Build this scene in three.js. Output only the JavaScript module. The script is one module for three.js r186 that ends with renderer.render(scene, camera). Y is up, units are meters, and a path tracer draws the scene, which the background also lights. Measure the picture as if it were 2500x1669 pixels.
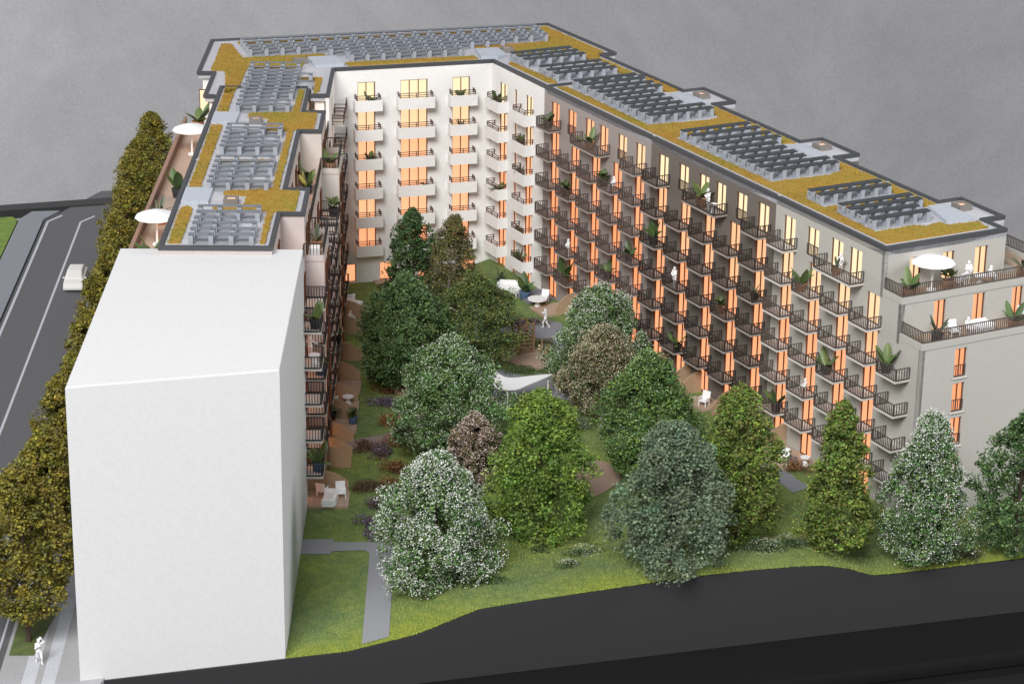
import * as THREE from 'three';
import { RectAreaLightUniformsLib } from 'three/addons/lights/RectAreaLightUniformsLib.js';
import { RoundedBoxGeometry } from 'three/addons/geometries/RoundedBoxGeometry.js';
import { mergeGeometries, mergeVertices } from 'three/addons/utils/BufferGeometryUtils.js';
import { TessellateModifier } from 'three/addons/modifiers/TessellateModifier.js';
import { MarchingCubes } from 'three/addons/objects/MarchingCubes.js';
import { ImprovedNoise } from 'three/addons/math/ImprovedNoise.js';

// ---------------------------------------------------------------- camera, light, exposure
const scene = new THREE.Scene();
const W = 1024, H = 683;
const camera = new THREE.PerspectiveCamera(16.3825, W / H, 1, 1500);
camera.rotation.order = 'YXZ';
camera.position.set(0, 77.987, 200);
camera.rotation.set(-0.333849, 0, 0.0200696);
// the photograph is cropped off the lens axis
camera.setViewOffset(W, H, -106.1 * W / 2500, 112.6 * H / 1669, W, H);
const renderer = new THREE.WebGLRenderer({ antialias: true });
renderer.setSize(W, H);
renderer.toneMapping = THREE.LinearToneMapping;
renderer.toneMappingExposure = 1;
renderer.shadowMap.enabled = true;
scene.background = new THREE.Color().setRGB(0.27, 0.274, 0.285);   // the dim grey of the studio round the model
RectAreaLightUniformsLib.init();
function softbox(x, y, z, w, h, tx, ty, tz, i, col) {
  const l = new THREE.RectAreaLight(col, i, w, h);
  l.position.set(x, y, z); l.lookAt(tx, ty, tz); scene.add(l); return l;
}
const WASH = 9;
const KEY = 25.5, TOP = 0.25, FILL = 10;
softbox(-55, 190, 10, 190, 190, -10, 0, 0, TOP, new THREE.Color().setRGB(0.97, 0.985, 1.04));
softbox(-85, 290, 340, 190, 150, 0, 5, 0, KEY, new THREE.Color().setRGB(1.0, 0.99, 0.975));
softbox(270, 115, 40, 110, 110, 0, 8, 10, FILL, new THREE.Color().setRGB(0.98, 0.99, 1.02));
softbox(-210, 60, -110, 90, 120, -60, -10, -215, WASH, new THREE.Color().setRGB(1, 1, 1));

// ---------------------------------------------------------------- helpers
let seed = 20240517;
const rnd = () => { seed |= 0; seed = seed + 0x6D2B79F5 | 0; let t = Math.imul(seed ^ seed >>> 15, 1 | seed); t = t + Math.imul(t ^ t >>> 7, 61 | t) ^ t; return ((t ^ t >>> 14) >>> 0) / 4294967296; };
const rr = (a, b) => a + (b - a) * rnd();
const noise = new ImprovedNoise();
const nz = (x, y, z = 0) => noise.noise(x + 31.7, y + 17.3, z + 5.1);
const C = (hex) => new THREE.Color(hex);
const L3 = (r, g, b) => new THREE.Color().setRGB(r, g, b);
const V3 = (x, y, z) => new THREE.Vector3(x, y, z);
const used = {};
function numbered(n) { if (!(n in used)) { used[n] = 0; return n; } used[n]++; return n + '_' + String(used[n]).padStart(3, '0'); }
function shade(o) { o.traverse((c) => { if (c.isMesh) { c.castShadow = true; c.receiveShadow = true; } }); return o; }
function tag(o, label, category, group) { o.userData.label = label; o.userData.category = category; if (group) o.userData.group = group; return o; }
function thing(name, label, category, pos = [0, 0, 0], turn = 0, group) {
  const o = new THREE.Group(); o.name = numbered(name); o.position.set(...pos); o.rotation.y = turn; scene.add(o);
  return tag(o, label, category, group);
}
function part(name, geo, mat, parent, pos, turn) {
  const m = new THREE.Mesh(geo, mat); m.name = name; m.castShadow = m.receiveShadow = true;
  if (pos) m.position.set(...pos);
  if (turn) m.rotation.y = turn;
  parent.add(m); return m;
}
function structure(name, geo, mat) { const m = part(numbered(name), geo, mat, scene); m.userData.kind = 'structure'; return m; }
function bx(w, h, d, x = 0, y = 0, z = 0) { const g = new THREE.BoxGeometry(w, h, d); g.translate(x, y, z); return g; }
function merge(list) {
  const l = list.map((g) => { const n = g.index ? g.toNonIndexed() : g; for (const k of Object.keys(n.attributes)) if (!['position', 'normal', 'uv'].includes(k)) n.deleteAttribute(k); if (!n.attributes.uv) n.setAttribute('uv', new THREE.BufferAttribute(new Float32Array(n.attributes.position.count * 2), 2)); n.clearGroups(); return n; });
  return mergeGeometries(l);
}
function cyl(r0, r1, h, n, x = 0, y = 0, z = 0) { const g = new THREE.CylinderGeometry(r1, r0, h, n); g.translate(x, y + h / 2, z); return g; }
// prism from plan points [[x,z]..] between y0 and y1
function prism(pts, y0, y1, bevel = 0) {
  const s = new THREE.Shape(pts.map(([x, z]) => new THREE.Vector2(x, -z)));
  const g = new THREE.ExtrudeGeometry(s, { depth: y1 - y0 - 2 * bevel, bevelEnabled: bevel > 0, bevelThickness: bevel, bevelSize: bevel, bevelOffset: -bevel, bevelSegments: 2 });
  g.rotateX(-Math.PI / 2); g.translate(0, y0 + bevel, 0); return g;
}
function inPoly(x, z, P) { let c = false; for (let i = 0, j = P.length - 1; i < P.length; j = i++) { const [xi, zi] = P[i], [xj, zj] = P[j]; if ((zi > z) !== (zj > z) && x < (xj - xi) * (z - zi) / (zj - zi) + xi) c = !c; } return c; }
// textures --------------------------------------------------------
function speck(size, f) {
  const d = new Uint8Array(size * size * 4);
  for (let y = 0; y < size; y++) for (let x = 0; x < size; x++) { const v = f(x, y, size), i = (y * size + x) * 4; d[i] = v[0]; d[i + 1] = v[1]; d[i + 2] = v[2]; d[i + 3] = 255; }
  const t = new THREE.DataTexture(d, size, size); t.wrapS = t.wrapT = THREE.RepeatWrapping; t.magFilter = THREE.LinearFilter; t.minFilter = THREE.LinearFilter; t.colorSpace = THREE.SRGBColorSpace; t.needsUpdate = true; return t;
}
const tile = (x, y, s, f) => { const a = x / s * Math.PI * 2, b = y / s * Math.PI * 2; return nz(Math.cos(a) * f + 3, Math.sin(a) * f + Math.cos(b) * f, Math.sin(b) * f); };
const plasterTex = speck(256, (x, y, s) => { const v = 246 + 5 * tile(x, y, s, 3) + rr(-5, 5); return [v, v, v]; });
plasterTex.repeat.set(0.25, 0.25);
const grainTex = speck(256, (x, y, s) => { const v = 228 + 14 * tile(x, y, s, 4) + rr(-26, 26); return [v, v, v]; });
grainTex.repeat.set(0.35, 0.35);
const grassTex = speck(512, (x, y, s) => { const a = tile(x, y, s, 2), b = tile(x, y, s, 9), n = rr(-34, 34); return [196 + 34 * a + 22 * b + n, 204 + 20 * a + 22 * b + n, 168 + 10 * a + 18 * b + n]; });
grassTex.repeat.set(0.11, 0.11);
const paverTex = speck(256, (x, y) => { const r = Math.floor(y / 16), e = (y % 16) < 2 || ((x + (r % 2) * 16) % 32) < 2; const v = (e ? 196 : 228) + rr(-9, 9); return [v, v, v]; });
paverTex.repeat.set(0.4, 0.4);
const wallTex = speck(1024, (x, y, s) => { const v = 226 + 9 * tile(x, y, s, 1.3) + 7 * tile(x, y, s, 3.7) + 6 * tile(x, y, s, 11) + rr(-7, 7); return [v, v, v * 1.005]; });
function mat(col, o = {}) { return new THREE.MeshStandardMaterial({ color: col.isColor ? col : C(col), roughness: 0.85, ...o }); }
const M = {
  whiteCard: mat(L3(0.70, 0.702, 0.708), { roughness: 0.75, map: plasterTex }),
  whitePlaster: mat(L3(0.88, 0.868, 0.85), { map: plasterTex }),
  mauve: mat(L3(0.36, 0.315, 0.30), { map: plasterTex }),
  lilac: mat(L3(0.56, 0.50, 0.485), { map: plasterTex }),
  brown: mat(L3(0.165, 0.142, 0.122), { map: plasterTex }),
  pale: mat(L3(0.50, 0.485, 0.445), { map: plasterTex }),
  beige: mat(L3(0.60, 0.56, 0.52), { map: plasterTex }),
  coping: mat(L3(0.058, 0.061, 0.068), { roughness: 0.6 }),
  roof: mat(L3(0.64, 0.64, 0.69), { map: grainTex }),
  roofSlab: mat(L3(0.56, 0.60, 0.67), { map: grainTex }),
  sedumBed: mat(L3(0.34, 0.21, 0.035), { roughness: 1 }),
  pvGrey: mat(L3(0.33, 0.35, 0.39), { roughness: 0.55 }),
  pvPanel: mat(L3(0.042, 0.048, 0.053), { roughness: 0.42 }),
  pvEdge: mat(L3(0.42, 0.45, 0.49), { roughness: 0.5 }),
  frame: mat(L3(0.105, 0.045, 0.024), { roughness: 0.6 }),
  railWhite: mat(L3(0.085, 0.042, 0.032), { roughness: 0.6 }),
  railMauve: mat(L3(0.088, 0.068, 0.062), { roughness: 0.6 }),
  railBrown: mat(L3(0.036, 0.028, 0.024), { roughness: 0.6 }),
  railPale: mat(L3(0.088, 0.070, 0.062), { roughness: 0.6 }),
  railDark: mat(L3(0.03, 0.024, 0.024), { roughness: 0.6 }),
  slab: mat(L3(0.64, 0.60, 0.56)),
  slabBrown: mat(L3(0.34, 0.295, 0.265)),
  deck: mat(L3(0.56, 0.42, 0.31), { map: grainTex }),
  screen: mat(L3(0.56, 0.385, 0.245), { map: grainTex }),
  wood: mat(L3(0.33, 0.205, 0.115), { map: grainTex }),
  whiteModel: mat(L3(0.84, 0.84, 0.85), { roughness: 0.6 }),
  figure: mat(L3(0.80, 0.79, 0.79), { roughness: 0.6 }),
  carBody: mat(L3(0.66, 0.645, 0.62), { roughness: 0.6 }),
  terracotta: mat(L3(0.42, 0.22, 0.12)), potDark: mat(L3(0.035, 0.038, 0.042)), potBlue: mat(L3(0.09, 0.15, 0.27)),
  asphalt: mat(L3(0.125, 0.125, 0.133), { map: grainTex }),
  paint: mat(L3(0.58, 0.60, 0.66), { map: grainTex }),
  pavement: mat(L3(0.27, 0.28, 0.315), { map: grainTex }),
  pavers: mat(L3(0.34, 0.345, 0.37), { map: paverTex }),
  pavementLight: mat(L3(0.46, 0.46, 0.475), { map: grainTex }),
  pavementPale: mat(L3(0.66, 0.675, 0.73), { map: grainTex }),
  sand: mat(L3(0.43, 0.305, 0.235), { map: grainTex, roughness: 1 }),
  board: mat(L3(0.026, 0.026, 0.028), { roughness: 0.62 }),
  boardBlack: mat(L3(0.006, 0.006, 0.0065), { roughness: 0.4 }),
  lawn: mat(L3(0.285, 0.345, 0.155), { map: grassTex, roughness: 1, vertexColors: true }),
  bark: mat(L3(0.075, 0.05, 0.035)), barkWhite: mat(L3(0.55, 0.54, 0.52)),
};
const paneMats = [[1.0, 0.79, 0.49, 1.16], [1.0, 0.63, 0.36, 1.2], [1.0, 0.475, 0.245, 1.24], [1.0, 0.385, 0.185, 1.26], [1.0, 0.335, 0.145, 1.26]].map(([r, g, b, i]) => new THREE.MeshStandardMaterial({ color: L3(0.06, 0.045, 0.03), roughness: 0.6, emissive: L3(r, g, b), emissiveIntensity: i }));
const skyPane = new THREE.MeshStandardMaterial({ color: L3(0.4, 0.3, 0.25), roughness: 0.6, emissive: L3(0.9, 0.5, 0.32), emissiveIntensity: 0.8 });

// ---------------------------------------------------------------- terrain
const FP = [-18.2, 52.92], fd = [0.95953, -0.28158];                 // the front edge of the model
const PX = [-14, -11, -9.3, -8, -6.6, -4.9, -1, 5, 10, 14.5, 18, 20.2, 22, 23.9, 26, 36, 60], PY = [0, .45, .72, 1.13, 1.6, 2.15, 2.36, 2.61, 2.82, 2.83, 2.72, 2.54, 2.07, 1.3, 1.25, 1.32, 1.32];
const sm = (t) => { t = Math.min(1, Math.max(0, t)); return t * t * (3 - 2 * t); };
function lerpTab(x) { if (x <= PX[0]) return PY[0]; for (let i = 1; i < PX.length; i++) if (x <= PX[i]) return PY[i - 1] + (PY[i] - PY[i - 1]) * (x - PX[i - 1]) / (PX[i] - PX[i - 1]); return PY[PY.length - 1]; }
function hgt(x, z) {
  const vR = -.8776 * x + .4794 * z;
  let S = x > -12 ? 1.15 * (1 - sm((vR + 9.83) / 15)) * sm((x + 12) / 6) : 0;
  const T = -.42 * (1 - sm((z + 30) / 16)) * (1 - sm((x + 12) / 6));
  const t = (x - FP[0]) * fd[1] + (z - FP[1]) * -fd[0];
  const fx = x - t * fd[1], w = Math.exp(-Math.pow(Math.max(0, t) / 11, 2));
  return (S + T) * (1 - w) + lerpTab(fx) * w;
}
const frontZ = (x) => FP[1] + (x - FP[0]) * fd[1] / fd[0];

// ---------------------------------------------------------------- studio wall, plinth, ground
{
  const g = new THREE.PlaneGeometry(520, 420, 1, 1); const u = g.attributes.uv; for (let i = 0; i < u.count; i++) u.setXY(i, u.getX(i) * 2.1, u.getY(i) * 1.7);
  const w = structure('backdrop_wall', g, mat(L3(0.385, 0.38, 0.388), { map: wallTex, roughness: 0.95 })); w.position.set(0, -10, -215);
  // board edge whose top follows the lawn
  const s = new THREE.Shape(); const U = (x) => (x - FP[0]) / fd[0];
  s.moveTo(U(-80), -3.1); s.lineTo(U(44), -3.1); s.lineTo(U(44), 1.3);
  for (let i = PX.length - 2; i >= 0; i--) s.lineTo(U(PX[i]), PY[i] - 0.02);
  s.lineTo(U(-18.2), 0.02); s.lineTo(U(-32), -0.04); s.lineTo(U(-80), -0.04); s.closePath();
  const eg = new THREE.ExtrudeGeometry(s, { depth: .14, bevelEnabled: false });
  const b = structure('display_board', eg, M.board); b.position.set(FP[0], 0, FP[1]); b.rotation.y = Math.atan2(-fd[1], fd[0]); b.translateZ(0.02);
  const lip = new THREE.BoxGeometry(150, 1.2, 9); const l = structure('plinth_ledge', lip, M.boardBlack); l.position.set(-12, -3.72, frontZ(-12)); l.rotation.y = b.rotation.y; l.translateZ(1.35);
  const low = structure('plinth_base', new THREE.BoxGeometry(150, 40, 30), M.boardBlack); low.position.set(-12, -24.4, frontZ(-12)); low.rotation.y = b.rotation.y; low.translateZ(-8);
  // the board under the whole model, reaching past the road at the back
  const bb = prism([[-80, 66], [40, 36], [52, 8], [-2, -66], [-79.5, -43.3]], -3, -0.9); structure('base_board', bb, M.boardBlack);
  const far = prism([[-78, -43.9], [-78, -46.1], [-20, -65], [-20, -62.5]], -0.9, 0.12); structure('board_rim', far, M.board);
}
function drape(name, pts, off, m, edge = 0.9, kind = 'structure') {
  let g = new THREE.ShapeGeometry(new THREE.Shape(pts.map(([x, z]) => new THREE.Vector2(x, -z)))); g.rotateX(-Math.PI / 2);
  g = new TessellateModifier(edge, 7).modify(g.toNonIndexed());
  const p = g.attributes.position, uv = new Float32Array(p.count * 2);
  for (let i = 0; i < p.count; i++) { p.setY(i, hgt(p.getX(i), p.getZ(i)) + off); uv[2 * i] = p.getX(i); uv[2 * i + 1] = p.getZ(i); }
  g.setAttribute('uv', new THREE.BufferAttribute(uv, 2)); g.computeVertexNormals();
  const o = part(numbered(name), g, m, scene); o.userData.kind = kind; return o;
}
// lawn: one sheet from the street to the end of the model
{
  const xs = 150, zs = 190, x0 = -34, x1 = 41, pos = [], uv = [], col = [], idx = [];
  for (let j = 0; j <= zs; j++) for (let i = 0; i <= xs; i++) {
    const x = x0 + (x1 - x0) * i / xs, zf = frontZ(x) - 0.02, z = zf - (zf + 46) * Math.pow(j / zs, 1.25);
    pos.push(x, hgt(x, z) , z); uv.push(x, z);
    const t = zf - z, n = nz(x * .12, z * .12) * .5 + nz(x * .5, z * .5, 3) * .3, k = Math.min(1, Math.max(0, (4 - t) / 4)) * 0.9;
    const yel = Math.min(1, Math.max(0, 0.18 + n * .8 + k * .75));
    col.push(0.78 + yel * .5, 0.86 + yel * .36, 0.98 - yel * .42);
  }
  for (let j = 0; j < zs; j++) for (let i = 0; i < xs; i++) { const a = j * (xs + 1) + i; idx.push(a, a + 1, a + xs + 1, a + 1, a + xs + 2, a + xs + 1); }
  const g = new THREE.BufferGeometry(); g.setAttribute('position', new THREE.Float32BufferAttribute(pos, 3)); g.setAttribute('uv', new THREE.Float32BufferAttribute(uv, 2)); g.setAttribute('color', new THREE.Float32BufferAttribute(col, 3)); g.setIndex(idx); g.computeVertexNormals();
  structure('lawn', g, M.lawn);
}
// street side ground
const rd = [0.0803, 0.99677], rn = [0.99677, -0.0803];               // along the road (towards the viewer), across it (towards the house)
const RP = (o, z) => [(o + 0.0803 * z) / 0.99677, z];
function flat(name, pts, y0, y1, m) { return structure(name, prism(pts, y0, y1), m); }
{
  flat('road', [RP(-51.9, 75), RP(-39.0, 75), RP(-39.0, -60), RP(-47, -58), RP(-50.4, -49.9), RP(-51.9, -46.7)], -0.8, -0.02, M.asphalt);
  flat('pavement', [RP(-54.6, 75), RP(-52.0, 75), RP(-52.0, -46.4), RP(-50.6, -49.7), RP(-53.6, -49.2), RP(-54.6, -46.3)], -0.8, 0.16, M.pavement);
  flat('verge', [RP(-72, 75), RP(-54.75, 75), RP(-54.75, -46.1), RP(-55.5, -47.2), RP(-72, -42.5)], -0.8, 0.13, M.lawn.clone());
  scene.children[scene.children.length - 1].material.vertexColors = false; scene.children[scene.children.length - 1].material.color = L3(0.235, 0.34, 0.085);
  flat('pavement', [RP(-41.7, 75), [-33.6, 75], [-27, 40], [-29, -60], RP(-41.7, -60)], -0.8, 0.1, M.pavementLight);
  const line = (o, w, z0, z1) => prism([RP(o, z0), RP(o + w, z0), RP(o + w, z1), RP(o, z1)], -0.02, -0.012);
  const bend = (o, w, dx) => prism([RP(o, -46.3), RP(o + w, -46.1), [RP(o + w, -46.1)[0] + 1.05, -48.3], [RP(o, -46.3)[0] + 1.15, -48.7]], -0.02, -0.012);
  structure('road_marking', merge([line(-51.62, .26, 75, -46.2), bend(-51.62, .26)]), M.paint);
  structure('road_marking', merge([line(-48.05, .22, 75, -46.2), bend(-48.05, .22)]), M.paint);
  const d = []; for (let z = 66; z > -50; z -= 6.1) d.push(line(-44.38, .2, z + 1.4, z - 1.2)); structure('road_marking', merge(d), M.paint);
  structure('road_marking', line(-42.35, .16, 75, -50), M.paint);
  for (const [a, b] of [[-40.05, -39.15], [-38.7, -37.8]]) flat('pavement_strip', [RP(a, 75), RP(b, 75), RP(b, 20), RP(a, 20)], 0.1, 0.108, M.pavementPale);
}
// paths, gravel and sand
drape('garden_path', [[-19.6, 33.6], [-16.7, 33.5], [-16.63, 34.05], [-13.49, 34.03], [-11.9, 34.3], [-11.67, 39.9], [-11.22, 50.3], [-13.08, 50.95], [-13.72, 36.14], [-14.1, 35.5], [-16.65, 35.7], [-16.7, 36.2], [-19.6, 36.26]], 0.05, M.pavers);
drape('garden_path', [[-17.57, 13.95], [-15.88, 12.98], [-14.67, 12.46], [-13.75, 11.59], [-13.05, 10.14], [-11.5, 7], [-10.9, 9], [-12.19, 12.21], [-12.83, 13.4], [-14.51, 14.64], [-16.21, 15.41], [-17.42, 15.81]], 0.05, mat(L3(0.33, 0.27, 0.245), { map: grainTex }));
drape('courtyard_path', [[-5.5, -12.5], [-4.6, -14.8], [-2.58, -14.75], [-1.56, -14.2], [-0.82, -14.62], [0.6, -13.86], [1.2, -9], [.4, -6.4], [-0.75, -8.64], [-1.51, -10], [-2.3, -11.0], [-3.6, -11.6]], 0.05, M.pavement);
drape('courtyard_path', [[-7, -3.71], [-4.52, -3.37], [-2.82, -1.84], [-0.92, -2.04], [1, -1.2], [4, 3], [3, 5.5], [-0.5, 2.8], [-2.3, 4.2], [-4.8, 4.2], [-7, 1]], 0.05, M.pavement);
drape('courtyard_path', [[16.5, 17.9], [17.79, 19.39], [18.56, 20.3], [19.4, 21.06], [19.9, 22.42], [20.9, 24.11], [19.37, 25], [18.57, 23.1], [17.4, 21.37], [16, 19.2]], 0.05, M.pavement);
drape('gravel_bed', [[2.3, 19.83], [3.0, 16.48], [4.75, 17.5], [5.75, 19.5], [5.52, 21.66], [4.28, 23.67], [3.13, 25.1], [1.6, 25.6], [1.2, 21]], 0.06, M.sand);
drape('sand_pit', [[-5.15, -6.6], [-4.7, -7.7], [-3.93, -8.5], [-2.95, -8.8], [-1.97, -8.6], [-1.0, -6.95], [-0.45, -5.05], [-0.6, -3.3], [-1.26, -2.7], [-2.08, -3.1], [-3.05, -3.9], [-4.19, -5.3], [-4.94, -6.0]], 0.07, M.sand);

// ---------------------------------------------------------------- buildings
// each building stands in its own axes: x along the wing (u), z across it (v)
const TH = { L: Math.atan2(0.999, -0.0457), W: Math.atan2(0.3008, 0.9537), R: Math.atan2(-0.8776, 0.4794) };
const FRM = { L: [[-0.0457, -0.999], [0.999, -0.0457]], W: [[0.9537, -0.3008], [0.3008, 0.9537]], R: [[0.4794, 0.8776], [-0.8776, 0.4794]] };
function toWorld(k, u, v) { const [a, b] = FRM[k]; return [u * a[0] + v * b[0], u * a[1] + v * b[1]]; }
function toFrame(k, x, z) { const [a, b] = FRM[k]; return [x * a[0] + z * a[1], x * b[0] + z * b[1]]; }
const conv = (from, to, pts) => from === to ? pts : pts.map(([u, v]) => toFrame(to, ...toWorld(from, u, v)));
const RY = 22.1, RS = 21.9;                                           // top of the coping, roof surface
const cache = new Map();
const memo = (k, f) => { if (!cache.has(k)) cache.set(k, f()); return cache.get(k); };
const buildings = [];
function building(name, label, k) {
  const g = thing(name, label, 'building', [0, 0, 0], TH[k]); g.userData.frame = k; buildings.push(g); return g;
}
function settle() {   // put each building's own origin at the foot of its walls
  for (const g of buildings) {
    const b = new THREE.Box3(); g.updateMatrixWorld(true);
    const inv = g.matrixWorld.clone().invert();
    g.traverse((o) => { if (o.isMesh && !o.isInstancedMesh) { const bb = new THREE.Box3().setFromBufferAttribute(o.geometry.attributes.position).applyMatrix4(o.matrixWorld).applyMatrix4(inv); b.union(bb); } });
    const c = b.getCenter(new THREE.Vector3()); const k = g.userData.frame; const [x, z] = toWorld(k, c.x, c.z);
    for (const o of g.children) { o.position.x -= c.x; o.position.z -= c.z; }
    g.position.set(x, 0, z); delete g.userData.frame;
  }
}
// a wall face: s runs along it to the right as seen from outside, d outwards
function face(g, side, at, ang = 0) {   // ang: the face belongs to axes turned by ang against the building's
  const turn = ang + { '+v': 0, '-v': Math.PI, '+u': Math.PI / 2, '-u': -Math.PI / 2 }[side];
  const ca = Math.cos(ang), sa = Math.sin(ang), spin = ([x, y, z]) => [x * ca + z * sa, y, -x * sa + z * ca];
  const place = (s, y, d) => spin(side === '+v' ? [s, y, at + d] : side === '-v' ? [-s, y, at - d] : side === '+u' ? [at + d, y, -s] : [at - d, y, s]);
  return { g, turn, add: (name, geo, m, s, y, d, parent = g) => part(name, geo, m, parent, parent === g ? place(s, y, d) : [s, y, d], parent === g ? turn : 0) };
}
const THK = 0.34;
function facadeWall(f, s0, s1, y0, y1, holes, m) {
  const sh = new THREE.Shape([[s0, y0], [s1, y0], [s1, y1], [s0, y1]].map((p) => new THREE.Vector2(...p)));
  for (const [a, b, c, d] of holes) sh.holes.push(new THREE.Path([[a, c], [a, d], [b, d], [b, c]].map((p) => new THREE.Vector2(...p))));
  f.add('wall', new THREE.ExtrudeGeometry(sh, { depth: THK, bevelEnabled: false }), m, 0, 0, -THK);
}
const frameGeo = (w, h, n, t) => memo(`fr${w.toFixed(2)},${h.toFixed(2)},${n},${t}`, () => {
  const l = [bx(w, t, .1, 0, h - t / 2), bx(w, t * .7, .1, 0, t * .35), bx(t * .8, h - t * 1.7, .1, -w / 2 + t * .4, h / 2 - t * .15), bx(t, h - t * 1.7, .1, w / 2 - t / 2, h / 2 - t * .15)];
  for (let i = 1; i < n; i++) l.push(bx(t, h - t * 1.7, .09, -w / 2 + w * i / n, h / 2 - t * .15));
  return merge(l);
});
function windowUnit(f, s, y, w, h, n, pm, recess = 0.2, name = 'window') {
  const fr = f.add(name, frameGeo(w, h, n, 0.085), M.frame, s, y, -recess);
  part('window_pane', memo(`pn${w.toFixed(2)},${h.toFixed(2)}`, () => { const g = new THREE.BoxGeometry(w - .02, h - .02, .02); g.translate(0, h / 2, -.065); return g; }), pm, fr);
  return fr;
}
const railGeo = (len, dep, hgt_, gap, sides = 3) => memo(`rl${len.toFixed(2)},${dep},${hgt_},${gap},${sides}`, () => {
  const l = [], t = .055;
  const run = (x0, z0, x1, z1) => {
    const L = Math.hypot(x1 - x0, z1 - z0), al = Math.abs(x1 - x0) > Math.abs(z1 - z0), cx = (x0 + x1) / 2, cz = (z0 + z1) / 2;
    l.push(bx(al ? L : .07, .06, al ? .07 : L, cx, hgt_ - .03, cz), bx(al ? L : .06, .1, al ? .06 : L, cx, .07, cz));
    const n = Math.max(1, Math.round(L / gap));
    for (let i = 0; i <= n; i++) { const e = i === 0 || i === n ? .075 : t; l.push(bx(e, hgt_ - .18, e, x0 + (x1 - x0) * i / n, hgt_ / 2 + .03, z0 + (z1 - z0) * i / n)); }
  };
  const a = len / 2 - .04, d = dep - .05;
  if (sides >= 1) run(-a, d, a, d);
  if (sides >= 3) { run(-a, .04, -a, d - .09); run(a, .04, a, d - .09); }
  return merge(l);
});
function balcony(f, s0, s1, y, dep, slabM, railM) {
  const len = s1 - s0;
  const b = f.add('balcony', memo(`sl${len.toFixed(2)},${dep}`, () => merge([bx(len, .16, dep, 0, -.08, dep / 2)])), slabM, (s0 + s1) / 2, y, 0.003);
  part('railing', railGeo(len, dep, 1.02, .23), railM, b, [0, 0.002, 0]);
  return b;
}
function frenchRail(f, s, y, w, railM) { f.add('window_railing', railGeo(w, .1, .98, .21, 1), railM, s, y + .02, -.12); }
function whiteBalcony(f, s0, s1, y, dep) {
  const len = s1 - s0, h = 1.12, t = .13;
  const b = f.add('balcony', memo(`wb${len.toFixed(2)},${dep}`, () => merge([bx(len - 2 * t, .16, dep - t, 0, -.08, (dep - t) / 2), bx(len, h, t, 0, h / 2 - .30, dep - t / 2), bx(t, h, dep - t, -len / 2 + t / 2, h / 2 - .30, (dep - t) / 2), bx(t, h, dep - t, len / 2 - t / 2, h / 2 - .30, (dep - t) / 2)])), M.whitePlaster, (s0 + s1) / 2, y, 0.003);
  part('railing', memo(`wr${len.toFixed(2)},${dep}`, () => {
    const l = [], y0 = h - .28, a = len / 2 - .2, d = dep - .18;
    for (const yy of [.24, .46]) l.push(bx(2 * a + .07, .06, .06, 0, y0 + yy, d), bx(.06, .06, d - .08, -a, y0 + yy, d / 2 - .03), bx(.06, .06, d - .08, a, y0 + yy, d / 2 - .03));
    for (const [x, z] of [[-a, d], [a, d], [0, d], [-a, .1], [a, .1]]) l.push(bx(.07, .5, .07, x, y0 + .24, z + .002));
    l.push(bx(2 * a, .05, .06, 0, y0 + .06, d));
    return merge(l);
  }), M.railWhite, b);
  return b;
}
// parapet band along the outline (local points, clockwise from above not required); skip lists edge numbers left open
function offsetPoly(P, w) {
  const n = P.length; let A = 0; for (let i = 0; i < n; i++) { const [x0, y0] = P[i], [x1, y1] = P[(i + 1) % n]; A += x0 * y1 - x1 * y0; }
  const sg = A > 0 ? 1 : -1, out = [];
  for (let i = 0; i < n; i++) {
    const a = P[(i + n - 1) % n], b = P[i], c = P[(i + 1) % n];
    const d1 = [b[0] - a[0], b[1] - a[1]], d2 = [c[0] - b[0], c[1] - b[1]]; const l1 = Math.hypot(...d1), l2 = Math.hypot(...d2);
    const n1 = [-d1[1] / l1 * sg, d1[0] / l1 * sg], n2 = [-d2[1] / l2 * sg, d2[0] / l2 * sg], k = 1 + n1[0] * n2[0] + n1[1] * n2[1];
    out.push([b[0] + (n1[0] + n2[0]) / k * w, b[1] + (n1[1] + n2[1]) / k * w]);
  }
  return out;
}
function parapet(g, P, skip = [], w = .31) {
  const Q = offsetPoly(P, w), O = offsetPoly(P, -.05), l = [], n = P.length;
  for (let i = 0; i < n; i++) { if (skip.includes(i)) continue; const j = (i + 1) % n; l.push(prism([O[i], O[j], Q[j], Q[i]], RY - .32, RY)); }
  part('parapet', merge(l), M.coping, g);
}
function roofSheet(g, P) { part('roof', prism(P, RS - .5, RS), M.roof, g); }
// planted roof: low beds with tufts
const tuftGeo = (() => { const l = []; for (let i = 0; i < 5; i++) { const g = new THREE.ConeGeometry(.035, .26, 3, 1); g.translate(0, .12, 0); g.rotateX(rr(-.5, .5)); g.rotateZ(rr(-.5, .5)); g.translate(rr(-.1, .1), 0, rr(-.1, .1)); l.push(g); } return merge(l); })();
const tuftMat = mat(L3(1, 1, 1), { roughness: 1 });
const _m = new THREE.Matrix4(), _q = new THREE.Quaternion(), _e = new THREE.Euler();
function copies(name, geo, m, list, parent) {   // list of [x,y,z, scale, turn, Color, tilt]
  const im = new THREE.InstancedMesh(geo, m, list.length); im.name = name; im.castShadow = im.receiveShadow = true;
  list.forEach(([x, y, z, s, t, c, tl = 0], i) => { _e.set(tl, t, 0); _q.setFromEuler(_e); _m.compose(V3(x, y, z), _q, V3(s, s, s)); im.setMatrixAt(i, _m); im.setColorAt(i, c); });
  parent.add(im); return im;
}
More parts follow.
